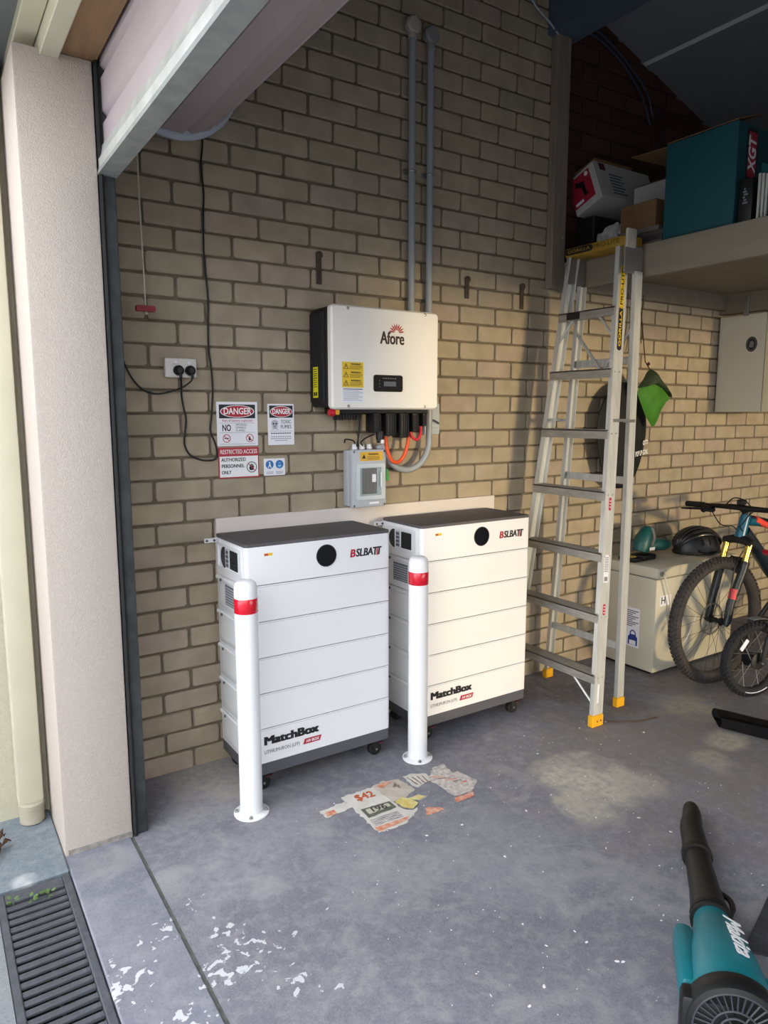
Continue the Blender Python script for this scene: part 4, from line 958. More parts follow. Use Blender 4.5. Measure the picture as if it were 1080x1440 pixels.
bm = B(); box(bm, 2.36, 2.40, -.22, -.16, .640, .646, .002); obj('yellow_tab', bm, mat('tab_yellow', 'b7a53c', .6), PD)

# ================================================================== HANGING BAGS
BG = thing('goal_bag', 'round black pop up goal bag hanging on the wall behind the stepladder', 'bag', (2.385, -.1, 1.02), 0)
def pillow(bm, outline, y0, th, rings=4):
    n = len(outline); cx = sum(p[0] for p in outline)/n; cz = sum(p[1] for p in outline)/n
    def rr(s, yy): return [bm.verts.new((cx+(x-cx)*s, yy+.006*noise.noise(Vector((x*9, s*5, z*9))), cz+(z-cz)*s)) for x, z in outline]
    R = [rr(1, y0)]
    fr_ = []
    for sgn in (-1, 1):
        prev = R[0]
        for k in range(1, rings+1):
            s = 1-k/(rings+.6); yy = y0+sgn*th*math.sqrt(max(0, 1-s*s))
            cur = rr(s, yy)
            for i in range(n): bm.faces.new((prev[i], prev[(i+1) % n], cur[(i+1) % n], cur[i]))
            prev = cur
        bm.faces.new(prev)
out = [(2.395+.205*math.cos(t)*(1+.05*math.sin(3*t)), 1.325+.298*math.sin(t)) for t in [2*PI*i/30 for i in range(30)]]
bm = B(); pillow(bm, out, -.085, .06); obj('bag_body', bm, NYL, BG, 60)
bm = B(); tube(bm, [(x, -.085, z) for x, z in out], .006, 6, closed=True); obj('edge_piping', bm, BLACK, BG, 60)
text('bag_word', 'POP UP GOAL', .040, INKW, BG, (2.515, -.1335, 1.225), (1, .22, .08), Z_, 'CENTER', .001, 0, .16)
text('bag_word', 'oro', .055, INKW, BG, (2.548, -.131, 1.290), (1, .30, .08), Z_, 'CENTER', .001, 0, .08)
GB = thing('green_bag', 'lime green net bag hanging from the loft shelf by a cord', 'bag', (2.56, -.19, 1.37))
GX = -.055
bm = B(); pillow(bm, [(x+GX, z) for x, z in [(2.53, 1.655), (2.57, 1.645), (2.62, 1.615), (2.70, 1.56), (2.725, 1.535), (2.68, 1.51), (2.63, 1.45), (2.60, 1.385), (2.575, 1.375), (2.52, 1.43), (2.47, 1.50), (2.43, 1.565), (2.45, 1.60), (2.49, 1.625)]], -.19, .035); obj('green_pouch', bm, LIME, GB, 60)
bm = B(); pillow(bm, [(x+GX, z) for x, z in [(2.525, 1.695), (2.545, 1.695), (2.58, 1.66), (2.66, 1.60), (2.735, 1.54), (2.66, 1.572), (2.58, 1.60), (2.50, 1.615), (2.43, 1.59), (2.49, 1.65)]], -.195, .042); obj('mesh_hood', bm, mat('dark_mesh', '2c3a24', .7, var=.3, vs=60), GB, 60)
bm = B(); tube(bm, [(2.48, -.19, 1.69), (2.485, -.15, 1.74), (2.53, -.06, 2.10)], .003, 6); obj('cord', bm, mat('red_brown_cord', '4a2c22', .8), GB)
bm = B(); lathe(bm, [(0, -.012), (.011, 0), (0, .014)], (2.482, -.175, 1.725), Z_, 8); obj('cord_toggle', bm, mat('red_brown_cord', '4a2c22', .8), GB)
for k, (x0, x1) in enumerate(((2.43, 2.38), (2.46, 2.42), (2.56, 2.55))):
    cable('hanging_string', [(x0, -.058, 2.12), (x0-.01, -.062, 1.95), (x1, -.066, 1.75+.05*k)], .002, BLACK, ('thin black string beside the green bag cord, nearest the ladder', 'thin black string beside the green bag cord, middle of three', 'thin black string beside the green bag cord, farthest from the ladder')[k], 'string', group='strings under the loft shelf')

# ================================================================== WALL CABINET
CB = thing('wall_cabinet', 'cream wall cabinet with round dark sticker hung below the loft shelf', 'cabinet', (3.58, -.3, 1.46))
bm = B(); box(bm, 3.415, 3.78, -.62, -.010, 1.462, 2.058, .003); obj('carcass', bm, CABM, CB)
bm = B(); box(bm, 3.398, 3.414, -.315, -.012, 1.460, 2.060, .003); d1 = obj('door', bm, CABM, CB)
bm = B(); box(bm, 3.398, 3.414, -.62, -.319, 1.460, 2.060, .003); obj('door', bm, CABM2, CB)
flat('round_sticker', ellp(.036, .046, 26), INK, d1, (3.398, -.231, 1.876), -Y_, Z_)
bm = B(); ring_prism(bm, ellp(.030, .040, 24), ellp(.027, .037, 24), (3.3972, -.231, 1.876), -Y_, Z_, .0006); obj('sticker_ring', bm, INKG, d1, 0)
flat('sticker_emblem', [(-.015, -.018), (.013, -.020), (.016, .010), (.004, .020), (-.010, .016)], INKG, d1, (3.3972, -.231, 1.876), -Y_, Z_)

# ================================================================== THINGS ON THE LOFT SHELF
SZ = 2.2172
TB = thing('teal_carton', 'large teal tool carton with open brown flaps on the loft shelf', 'carton', (2.2, -.77, SZ))
bm = B(); box(bm, 1.962, 2.42, -.945, -.605, SZ, 2.655, .003); obj('carton_body', bm, TEALBOX, TB)
for poly in ([(1.962, -.605, 2.656), (1.962, -.945, 2.656), (2.12, -.950, 2.705), (2.12, -.60, 2.712)], [(2.0, -.605, 2.656), (2.40, -.605, 2.656), (2.38, -.40, 2.672), (2.0, -.38, 2.668)]):
    bm = B(); a = [bm.verts.new(q) for q in poly]; b = [bm.verts.new(Vector(q)+Vector((0, 0, .004))) for q in poly]
    bm.faces.new(a); bm.faces.new(list(reversed(b)))
    for i in range(4): bm.faces.new((a[i], a[(i+1) % 4], b[(i+1) % 4], b[i]))
    obj('flap', bm, CARD, TB, 0)
bm = B(); prism(bm, rrect(.080, .205, .004), (2.070, -.945, 2.535), X_, Z_, .0008); xl = obj('brand_label', bm, INK, TB, 0)
flat('label_red', rect(-.030, .030, -.09, .09), mat('carton_red', 'a5203a', .5), xl, (2.072, -.9458, 2.535))
text('label_word', 'XGT', .075, INKW, xl, (2.072, -.9468, 2.535), Z_, -X_, 'CENTER', .002, .15, .15)
bm = B(); box(bm, 2.15, 2.30, -.9462, -.9455, 2.42, 2.52); obj('battery_print', bm, mat('print_teal_light', '2b8a90', .5), TB, 0)
CS = thing('black_case', 'black case with white print on the loft shelf in front of the teal carton', 'case', (2.05, -1.0, SZ))
bm = B(); box(bm, 1.975, 2.10, -1.015, -.955, SZ, 2.415, .006, 2); obj('case_body', bm, BLACK, CS)
for k in range(6): flat('print_mark', rect(-.010+.004*(k % 2), .012-.006*(k % 3), .0, .007), INKG, CS, (1.9748, -.985, 2.315+.011*k), -Y_, Z_)
AL = thing('aluminium_channel', 'short upright silver aluminium channels on the shelf edge beside the black case', 'metal offcut', (2.0, -1.04, SZ))
for k in range(3):
    bm = B(); box(bm, 1.985, 2.015, -1.030-.016*k-.011, -1.030-.016*k, SZ, 2.425-.004*k, .002); obj('channel', bm, ALU, AL)
bm = B(); box(bm, 1.975, 2.20, -1.32, -1.085, SZ, 2.41, .005); o = tag(obj('dark_crate', bm, BLACKM, None), 'dark crate on the loft shelf at the picture edge', 'crate')
bm = B(); box(bm, 1.974, 1.976, -1.30, -1.10, 2.36, 2.39); obj('crate_rib', bm, DGREY, o)
# red and white tool carton, tilted
Mw = Matrix.Translation((2.02, -.205, 2.545)) @ Matrix.Rotation(math.radians(-22), 4, 'X')
WB = thing('red_white_carton', 'tilted white carton with red picture panel on the loft shelf beside the post', 'carton', (2.1, -.1, 2.48))
bm = B(); box(bm, 0, .44, 0, .185, 0, .205, .003, 1, Mw); obj('carton_body', bm, CARTON, WB)
def onb(a, b, dx=0.): return Mw @ Vector((-.0005-dx, a, b))
vy, vz = (Mw.to_3x3() @ Y_), (Mw.to_3x3() @ Z_)
flat('red_panel', rect(-.184, -.040, .035, .190), mat('carton_red', 'a5203a', .5), WB, onb(0, 0), -vy, vz)
flat('drill_picture', [(-.065, .07), (-.085, .08), (-.088, .145), (-.14, .165), (-.145, .14), (-.11, .12), (-.102, .07)], BLACK, WB, onb(0, 0, .0007), -vy, vz)
flat('panel_print', rect(-.170, -.115, .045, .060), SIGNW, WB, onb(0, 0, .0007), -vy, vz)
flat('panel_disc', ellp(.012, .012, 14, -.062, .172), SIGNW, WB, onb(0, 0, .0007), -vy, vz)
flat('edge_strip', rect(-.004, -.001, .0, .205), mat('strip_green', '3d4f48', .6), WB, onb(0, 0), -vy, vz)
sv = Mw.to_3x3() @ X_
for j in range(7): flat('print_line', rect(.09, .20-.02*(j % 2), .135-.018*j, .143-.018*j), mat('carton_blue_print', '5a6475', .6), WB, (Mw @ Vector((0, -.0006, 0))), sv, vz)
flat('logo_panel', rect(.03, .075, .155, .195), mat('carton_dark_red', '4a1420', .5), WB, (Mw @ Vector((0, -.0006, 0))), sv, vz)
bm = B(); box(bm, 0, .30, .0, .18, .2055, .2085, 0, 1, Mw @ Matrix.Rotation(.06, 4, 'X')); obj('open_flap', bm, CARD, WB, 0)
bm = B(); box(bm, 2.0, 2.32, -.165, -.055, SZ, 2.455, .005); tag(obj('black_tub', bm, BLACK, None), 'black tub under the tilted white carton on the loft shelf', 'tub')
bm = B(); box(bm, 2.0, 2.32, -.0, -.0, 0, 0) if False else None
PB = thing('plastic_bag', 'crumpled clear plastic bag on the loft shelf behind the ladder cap', 'plastic bag', (2.03, -.27, SZ))
bm = B(); r = bmesh.ops.create_icosphere(bm, subdivisions=4, radius=1)
for v in bm.verts:
    n_ = noise.noise(v.co*3.1)*.30+noise.noise(v.co*8)*.14
    v.co = Vector((2.035+v.co.x*.052*(1+n_), -.258+v.co.y*.075*(1+n_), SZ+.085+max(-.085, v.co.z*.085*(1+n_))))
obj('bag', bm, PLAST, PB, 20)
bm = B(); box(bm, 1.985, 2.13, -.545, -.345, 2.325, 2.445, .003); o = tag(obj('cardboard_box', bm, CARD, None), 'small brown cardboard box on the magazines on the loft shelf', 'box')
bm = B(); box(bm, 1.984, 1.9855, -.545, -.345, 2.382, 2.388); obj('tape_strip', bm, mat('tape', '75583a', .5), o, 0)
for k in range(5):
    bm = B(); rr_ = random.uniform(-.015, .015); box(bm, 1.975+abs(rr_), 2.17+rr_, -.575+rr_, -.355+rr_, SZ+.0215*k, SZ+.0208+.0215*k, .001)
    tag(obj('magazine', bm, mat('magazine_%d' % (k % 3), ('4f4a46', '6b6460', '3c3a3e')[k % 3], .5, var=.2, vs=20), None, 0), ('dark magazine at the bottom of the pile on the loft shelf', 'second magazine from the bottom of the shelf pile', 'middle magazine of the shelf pile', 'second magazine from the top of the shelf pile', 'topmost magazine of the pile under the brown box')[k], 'magazine', 'magazines on the loft shelf')
bm = B(); box(bm, 2.215, 2.52, -.585, -.235, SZ, 2.60, .003); o = tag(obj('white_carton', bm, CARTON, None), 'plain white carton standing behind the brown box on the loft shelf', 'carton')
bm = B(); a = [bm.verts.new(q) for q in ((2.212, -.59, 2.604), (2.212, -.23, 2.604), (2.52, -.23, 2.62), (2.52, -.59, 2.62))]; bm.faces.new(a); bmesh.ops.solidify(bm, geom=bm.faces[:], thickness=.004); obj('lid_flap', bm, CARTON, o, 0)
# roof cables
for k, (pts, lb) in enumerate((([(1.60, -.015, 3.50), (1.70, -.02, 3.41), (1.78, -.03, 3.36), (1.815, -.06, 3.30)], 'pale cable running down the bricks to the top of the timber post'),
        ([(1.98, -.03, 3.45), (2.2, -.02, 3.40), (2.35, -.02, 3.34), (2.55, -.02, 3.22), (2.62, -.02, 3.10)], 'thin dark cable hanging on the raw bricks below the sloping ceiling, upper one'),
        ([(1.98, -.03, 3.40), (2.2, -.02, 3.37), (2.38, -.02, 3.29), (2.52, -.02, 3.18), (2.60, -.02, 3.05)], 'thin dark cable hanging on the raw bricks below the sloping ceiling, lower one'))):
    cable('roof_cable', pts, .0045, (mat('pale_cable', 'a9b0bb', .5), mat('blue_dark_cable', '39405a', .5), mat('blue_dark_cable', '39405a', .5))[k], lb)

# ================================================================== BIKES
def wheel(name, par, c, d, R, tr, rimw, nsp, tyre_m, knob=True, hubr=.022, hubw=.05, spoke_m=STEEL, hub_m=BLACK):
    """wheel in the vertical plane through c along d; rim is the part, tyre, spokes and hub its pieces"""
    c = Vector(c); d = Vector(d).normalized(); n = d.cross(Z_).normalized()
    def P(a, r, o_=0.): return c+(d*math.cos(a)+Z_*math.sin(a))*r+n*o_
    seg = 56; rr = R-tr*1.55
    bm = B(); prof = [(-.5, .5), (.5, .5), (.42, -.35), (.18, -.6), (-.18, -.6), (-.42, -.35)]
    rings = [[bm.verts.new(P(2*PI*i/seg, rr+y_*.016, x*rimw)) for x, y_ in prof] for i in range(seg)]
    for i in range(seg):
        a, b = rings[i], rings[(i+1) % seg]
        for k in range(6): bm.faces.new((a[k], a[(k+1) % 6], b[(k+1) % 6], b[k]))
    W_ = obj(name, bm, BLACKM, par, 50)
    bm = B(); tube(bm, [P(2*PI*i/seg, R-tr) for i in range(seg)], tr*.95, 12, closed=True); ty = obj('tyre', bm, tyre_m, W_, 60)
    if knob:
        bm = B(); nk = int(2*PI*R/.026)
        for i in range(nk):
            for q, off in ((-.62, 0), (0, .5), (.62, 0), (-1.05, .5), (1.05, .5)):
                a = 2*PI*(i+off)/nk; cq, sq = math.cos(q), math.sin(q)
                ctr = P(a, R-tr+tr*cq*.97, tr*sq*.97); rad = (ctr-P(a, R-tr)).normalized(); tan = (-d*math.sin(a)+Z_*math.cos(a)); sd2 = rad.cross(tan)
                M = Matrix((tan, sd2, rad)).transposed().to_4x4(); M.translation = ctr
                box(bm, -.006, .006, -.005, .005, -.001, .0045, 0, 1, M)
        obj('tread_knobs', bm, tyre_m, W_, 0, kind='stuff')
    bm = B(); lathe(bm, [(0, -hubw), (.008, -hubw), (.008, -hubw*.8), (hubr, -hubw*.7), (hubr, -hubw*.55), (hubr*.62, -hubw*.45), (hubr*.62, hubw*.45), (hubr, hubw*.55), (hubr, hubw*.7), (.008, hubw*.8), (.008, hubw), (0, hubw)], c, n, 20); obj('hub', bm, hub_m, W_, 30)
    for i in range(nsp):
        a = 2*PI*i/nsp; s = 1 if i % 2 else -1; a2 = a+s*(1 if (i//2) % 2 else -1)*.9
        bm = B(); tube(bm, [P(a2, hubr*.9, s*hubw*.62), P(a, rr-.006, 0)], .0011 if R > .25 else .0014, 4, False); obj('spoke', bm, spoke_m, W_, 0)
    return W_
def bike_big():
    fa = Vector((2.56, -.625, .345)); d = Vector((math.cos(math.radians(-6)), math.sin(math.radians(-6)), 0)); n = d.cross(Z_).normalized()
    T = thing('mountain_bike', 'mountain bike with teal and orange frame standing in front of the freezer', 'bicycle', (3.1, -.65, 0))
    w_ = wheel('front_wheel', T, fa, d, .345, .032, .034, 28, mat('dusty_tyre', '3a3532', .9, var=.3, vs=25), hubw=.052, spoke_m=mat('black_spoke', '2a2826', .4, metal=.5))
    bm = B(); lathe(bm, [(.078, -.001), (.090, -.001), (.090, .001), (.078, .001), (.078, -.001)], fa-n*.030, n, 36); obj('brake_disc', bm, STEEL, w_, 30)
    crown = Vector((2.705, -.637, .765)); head0 = Vector((2.712, -.638, .785)); head1 = Vector((2.748, -.642, .905)); stem = Vector((2.757, -.643, .940))
    ax = (head1-head0).normalized()
    F_ = obj('fork_crown', (lambda bm: (tube(bm, [crown+n*.085-ax*.004, crown+n*.03+ax*.012, crown-n*.03+ax*.012, crown-n*.085-ax*.004], [.022, .024, .024, .022], 10), bm)[1])(B()), BLACKM, T, 50)
    for s in (-1, 1):
        o_ = n*.068*s
        bm = B(); cyl(bm, crown+o_, crown+o_-ax*.115, .0165, None, 14); obj('stanchion', bm, GOLD, F_, 40)
        low = crown+o_-ax*.11
        bm = B(); tube(bm, [low, low-ax*.04, fa+n*.058*s+Z_*.10+d*.03, fa+n*.058*s+d*.012, fa+n*.058*s-Z_*.018], [.024, .022, .021, .019, .012], 12); lg = obj('fork_lower', bm, mat('fork_grey_green', '232826', .4, var=.1, vs=10), F_, 50)
        bm = B(); lathe(bm, [(.0245, -.006), (.0245, .008), (.018, .010)], low, ax, 14); obj('seal', bm, BLACK, F_, 40)
        if s > 0:
            q = fa+n*.058*s+Z_*.16+d*.048
            bm = B(); tube(bm, [q-ax*.035, q+ax*.02], .0222, 12, False); obj('red_decal', bm, mat('decal_red', 'd23a44', .5), lg, 40)
    bm = B(); tube(bm, [crown+n*.06-ax*.16, crown-ax*.10+d*.03+n*.03, crown-ax*.10+d*.03-n*.03, crown-n*.06-ax*.16], .015, 10); obj('fork_arch', bm, BLACKM, F_, 50)
    # frame
    bb = Vector((3.27, -.69, .335)); ra = Vector((3.70, -.735, .345)); st_t = Vector((3.16, -.68, .76))
    FR = obj('head_tube', (lambda bm: (tube(bm, [head0, head1], [.030, .026], 16), bm)[1])(B()), FRAMET, T, 50)
    bm = B(); tube(bm, [head0+ax*.035+d*.02, head0.lerp(bb, .5)+Z_*.02, bb], [.034, .038, .036], 14); dt = obj('down_tube', bm, FRAMED, T, 50)
    bm = B(); tube(bm, [head0.lerp(bb, .04)+Z_*.060, head0.lerp(bb, .40)+Z_*.048+n*.012], [.016, .012], 10); obj('orange_stripe', bm, FRAMEO, dt, 50)
    bm = B(); tube(bm, [head1-ax*.025+d*.02, head1.lerp(st_t, .5)+Z_*.012, st_t], [.028, .026, .020], 14); tt = obj('top_tube', bm, FRAMED, T, 50)
    bm = B(); tube(bm, [head1-ax*.03+d*.018, head1.lerp(st_t, .25)-ax*.004], [.0295, .0285], 14); obj('teal_panel', bm, FRAMET, tt, 50)
    bm = B(); tube(bm, [head1.lerp(st_t, .14)+n*.012-Z_*.004, head1.lerp(st_t, .8)+n*.012-Z_*.006], [.021, .014], 10); obj('orange_stripe', bm, FRAMEO, tt, 50)
    bm = B(); tube(bm, [bb, st_t], [.026, .020], 12); obj('seat_tube', bm, FRAMED, T, 50)
    for s in (-1, 1):
        bm = B(); tube(bm, [bb+n*.03*s, ra+n*.065*s], [.014, .011], 8); obj('chain_stay', bm, FRAMED, T, 50)
        bm = B(); tube(bm, [st_t-Z_*.06+n*.02*s, ra+n*.065*s], [.012, .010], 8); obj('seat_stay', bm, FRAMEO, T, 50)
    wheel('rear_wheel', T, ra, d, .345, .028, .030, 20, mat('dusty_tyre', '3a3532', .9), hubw=.06, spoke_m=mat('black_spoke', '2a2826', .4))
    bm = B(); tube(bm, [st_t, st_t+Vector((-.03, 0, .16))], .014, 10); obj('seat_post', bm, BLACK, T, 50)
    sp = st_t+Vector((-.03, 0, .165)); bm = B(); tube(bm, [sp-d*.14, sp-d*.05, sp+d*.05, sp+d*.12], [.015, .03, .055, .06], 12); 
    for v in bm.verts: v.co.z = sp.z+(v.co.z-sp.z)*.45
    obj('saddle', bm, BLACK, T, 60)
    ck = obj('crankset', (lambda bm: (lathe(bm, [(0, -.004), (.09, -.004), (.09, .004), (0, .004)], bb+n*.05*-1, n, 28), bm)[1])(B()), BLACKM, T, 40)
    for s in (-1, 1):
        e = bb+n*.085*s+(d*.12+Z_*.10)*s; bm = B(); tube(bm, [bb+n*.07*s, e], [.013, .011], 8); obj('crank_arm', bm, BLACKM, ck, 50)
        bm = B(); box(bm, -.05, .05, -.045, .045, -.008, .008, .003, 1, Matrix.Translation(e+n*.06*s)); obj('pedal', bm, BLACK, ck)
    # cockpit
    sm = obj('stem', (lambda bm: (tube(bm, [head1, stem], .022, 12), tube(bm, [stem-ax*.012, stem-d*.045+Z_*.008], [.022, .020], 12), bm)[2])(B()), BLACK, T, 50)
    bc = stem-d*.05+Z_*.008
    bm = B(); tube(bm, [bc+n*.37+d*.03+Z_*.0, bc+n*.2+d*.012+Z_*.004, bc+n*.05, bc-n*.05, bc-n*.2+d*.012-Z_*.010, bc-n*.37+d*.03-Z_*.020], [.0115, .012, .016, .016, .012, .0115], 12); hb = obj('handlebar', bm, BLACK, T, 50)
    for s in (-1, 1):
        g0 = bc+n*.375*s+d*.03+Z_*(0 if s > 0 else -.020); g1 = bc+n*.25*s+d*.018+Z_*(.003 if s > 0 else -.013)
        bm = B(); tube(bm, [g0, g1], .0165, 12); obj('grip', bm, RUBBER, hb, 50)
        q = bc+n*.225*s+d*.014+Z_*(.004 if s > 0 else -.011)
        bm = B(); tube(bm, [q, q-Z_*.02-d*.02, q-Z_*.03-d*.035], [.018, .020, .014], 10); tube(bm, [q-d*.03-Z_*.018, q+n*.06*s-d*.055-Z_*.022, q+n*.13*s-d*.05-Z_*.030], [.008, .007, .005], 8); obj('brake_lever', bm, BLACK, hb, 50)
        bm = B(); box(bm, -.02, .02, -.022, .022, -.012, .012, .006, 1, Matrix.Translation(q-n*.03*s-Z_*.022-d*.01)); obj('shifter', bm, BLACK, hb)
        bm = B(); tube(bm, cr([q-d*.03-n*.01*s, q-d*.09-n*.09*s+Z_*.0, q-d*.09-n*.16*s-Z_*.08, head0-d*.03+n*.02*s+Z_*.06, head0+d*.03+n*.03*s], 6), .0032, 6); obj('cable_housing', bm, BLACK, hb, 60)
    bm = B(); box(bm, -.022, .022, -.018, .018, -.008, .02, .005, 1, Matrix.Translation(bc+Z_*.024)); obj('computer_mount', bm, BLACK, hb)
    bm = B(); tube(bm, cr([bc+n*.06+Z_*.01, bc-d*.02+n*.03+Z_*.045, bc-d*.01-n*.04+Z_*.05, bc-n*.09+Z_*.012], 5), .0035, 6); obj('bar_bracket', bm, BLACK, hb, 60)
    lp = head0-ax*.06-d*.05
    bm = B(); tube(bm, cr([lp+n*.06+d*.02, fa+n*.075+Z_*.30+d*.02, fa+n*.07+Z_*.12, fa+n*.065-d*.02+Z_*.03], 6), .003, 6); obj('brake_hose', bm, BLACK, F_, 60)
bike_big()
def bike_small():
    fa = Vector((2.545, -.85, .197)); d = Vector((math.cos(math.radians(-15)), math.sin(math.radians(-15)), 0)); n = d.cross(Z_).normalized()
    T = thing('kids_bike', 'small kids bike with black tyre parked in front of the mountain bike', 'bicycle', (2.9, -.95, 0))
    w_ = wheel('front_wheel', T, fa, d, .197, .024, .026, 20, mat('black_tyre', '1d1c1e', .85, var=.2, vs=25), hubr=.045, hubw=.05)
    bm = B(); lathe(bm, [(.0, 0), (.011, 0), (.011, .012), (.006, .016), (0, .016)], fa-n*-.052*-1 if False else fa+n*.052, n, 12); obj('axle_nut', bm, STEEL, w_, 40)
    rf = fa-d*.075+Z_*.085+n*.012
    bm = B(); M = Matrix((( d*.62+Z_*.78), n, (d*-.78+Z_*.62))).transposed().to_4x4(); M.translation = rf; box(bm, -.034, .034, -.004, .004, -.012, .012, .004, 1, M); obj('reflector', bm, SIGNW, w_)
    bm = B(); tube(bm, [fa+(d*math.cos(a)+Z_*math.sin(a))*.173+n*.0235 for a in [math.radians(250+6*i) for i in range(9)]], .0022, 6); obj('tyre_lettering', bm, SIGNW, w_)
    ht = fa+d*.13+Z_*.30; ax = Vector((ht-fa-d*.03)).normalized()
    bm = B(); tube(bm, [fa+n*.06, fa+n*.06+d*.02+Z_*.12, ht+n*.05-Z_*.03, ht-Z_*.01, ht-n*.05-Z_*.03, fa-n*.06+d*.02+Z_*.12, fa-n*.06], .012, 10); fk = obj('fork', bm, BLACKM, T, 60)
    pts = [fa+(d*math.cos(a)+Z_*math.sin(a))*.218 for a in [math.radians(100-9*i) for i in range(9)]]
    bm = B()
    for a, b in zip(pts, pts[1:]):
        vs = [bm.verts.new(a+n*.022), bm.verts.new(a-n*.022), bm.verts.new(b-n*.022), bm.verts.new(b+n*.022)]; bm.faces.new(vs)
    bmesh.ops.remove_doubles(bm, verts=bm.verts[:], dist=1e-5); bmesh.ops.solidify(bm, geom=bm.faces[:], thickness=.002); obj('mudguard', bm, mat('grey_mudguard', '7d7f80', .5), fk, 60)
    MR = mat('maroon_frame', '7d1f2b', .4, coat=.4)
    bb = fa+d*.42+Z_*.03; ra = fa+d*.70; ss = fa+d*.47+Z_*.22
    bm = B(); tube(bm, [ht-Z_*.03, ht+ax*.10], .020, 12); obj('head_tube', bm, MR, T, 50)
    bm = B(); tube(bm, [ht+d*.01, (ht+bb)/2-Z_*.03, bb], [.022, .024, .02], 12); obj('down_tube', bm, MR, T, 50)
    bm = B(); tube(bm, [bb, ss], .016, 10); obj('seat_tube', bm, MR, T, 50)
    for s in (-1, 1):
        bm = B(); tube(bm, [bb+n*.03*s, ra+n*.05*s], .010, 8); obj('chain_stay', bm, MR, T, 50)
    wheel('rear_wheel', T, ra, d, .197, .024, .026, 16, mat('black_tyre', '1d1c1e', .85), hubr=.03, hubw=.05)
    bm = B(); tube(bm, [ss-d*.12+Z_*.03, ss-d*.04+Z_*.03, ss+d*.05+Z_*.03, ss+d*.10+Z_*.04], [.018, .032, .055, .055], 12)
    for v in bm.verts: v.co.z = ss.z+.03+(v.co.z-ss.z-.03)*.5
    obj('saddle', bm, BLACK, T, 60)
    hb = ht+ax*.22; bm = B(); tube(bm, [ht+ax*.08, hb], .012, 10); tube(bm, [hb+n*.2+d*.04, hb+n*.05, hb-n*.05, hb-n*.2+d*.04], .011, 10); h = obj('handlebar', bm, BLACK, T, 50)
    for s in (-1, 1):
        bm = B(); tube(bm, [hb+n*.205*s+d*.041, hb+n*.12*s+d*.02], .015, 10); obj('grip', bm, RED, h, 50)
    ck = obj('crankset', (lambda bm: (lathe(bm, [(0, -.004), (.055, -.004), (.055, .004), (0, .004)], bb+n*.04, n, 24), bm)[1])(B()), BLACKM, T, 40)
    for s in (-1, 1):
        e = bb+n*.06*s-d*.09*s; bm = B(); tube(bm, [bb+n*.05*s, e], .009, 8); obj('crank_arm', bm, BLACKM, ck, 50)
        bm = B(); box(bm, -.035, .035, -.03, .03, -.008, .008, .003, 1, Matrix.Translation(e+n*.04*s)); obj('pedal', bm, RED, ck)
bike_small()

# ================================================================== LEAF BLOWER
LBW = thing('leaf_blower', 'teal leaf blower with long black nozzle lying on the floor', 'leaf blower', (.62, -1.86, 0))
bp_ = [Vector(q) for q in ((1.262, -1.362, .042), (1.205, -1.405, .044), (1.141, -1.445, .047), (1.060, -1.512, .050), (1.007, -1.554, .052))]
bm = B(); tube(bm, cr(bp_, 4), [.024+.019*min(1, (i/16)**.6) for i in range(17)], 18); nz = obj('nozzle_tip', bm, BLACK, LBW, 60)
bm = B(); tube(bm, [(1.018, -1.545, .0515), (1.000, -1.560, .0525)], .0465, 18); obj('nozzle_collar', bm, BLACKM, nz, 40)
bm = B(); tube(bm, cr([(1.010, -1.552, .052), (.940, -1.610, .057), (.871, -1.666, .064), (.800, -1.723, .074), (.745, -1.767, .083)], 4), [.038+.0006*i if i < 9 else .0434+.0014*(i-9) for i in range(17)], 18); lt = obj('long_tube', bm, BLACK, LBW, 60)
axd = Vector((-.776, -.625, .085)).normalized(); rgt = axd.cross(Z_).normalized()*-1; rgt = Vector((.62, -.775, 0)).normalized(); upv = axd.cross(rgt)*-1
upv = rgt.cross(axd) if rgt.cross(axd).z > 0 else axd.cross(rgt)
bm = B(); tube(bm, cr([Vector((.860, -1.672, .066))+rgt*.040, Vector((.835, -1.695, .07))+rgt*.062, Vector((.80, -1.723, .075))+rgt*.064, Vector((.770, -1.747, .08))+rgt*.052], 4), .008, 8); obj('lock_lever', bm, BLACK, lt, 60)
for k in range(2):
    bm = B(); c_ = Vector((.757-.02*k, -1.757-.016*k, .081+.003*k)); tube(bm, [c_, c_+axd*.010], .054+.002*k, 18); obj('tube_ring', bm, BLACKM, lt, 40)
bs = Vector((.735, -1.775, .084))+axd*.05
bm = B(); sec = [(-.05, .046), (0, .052), (.03, .060), (.08, .074), (.15, .086), (.22, .092), (.30, .095), (.315, .091)]
tube(bm, [bs+axd*a for a, r in sec], [r for a, r in sec], 28); bd = obj('motor_body', bm, TEAL, LBW, 50)
bm = B(); box(bm, .05, .26, -.030, .030, -.085, -.05, .012, 2, Matrix(((axd.x, rgt.x, upv.x, bs.x), (axd.y, rgt.y, upv.y, bs.y), (axd.z, rgt.z, upv.z, bs.z), (0, 0, 0, 1)))); obj('foot', bm, TEAL, bd)
bm = B(); MB_ = Matrix(((axd.x, rgt.x, upv.x, bs.x), (axd.y, rgt.y, upv.y, bs.y), (axd.z, rgt.z, upv.z, bs.z), (0, 0, 0, 1)))
box(bm, .06, .29, -.108, -.06, -.03, .05, .018, 2, MB_); obj('side_housing', bm, TEAL, bd)
text('brand_word', 'Makita', .062, INKW, bd, bs+axd*.135+(upv*.93+rgt*.36).normalized()*.0885, axd+(upv*.93+rgt*.36)*.115, (rgt*.93-upv*.36), 'CENTER', 0, .15, .18, bold=.002)
ie = bs+axd*.30
GRILL = mat('grille_plastic', '34373c', .6)
bm = B(); lathe(bm, [(.094, 0), (.104, .012), (.106, .050), (.100, .062), (.088, .066), (.086, .058), (0, .052)], ie, axd, 40); it = obj('intake_housing', bm, BLACK, LBW, 40)
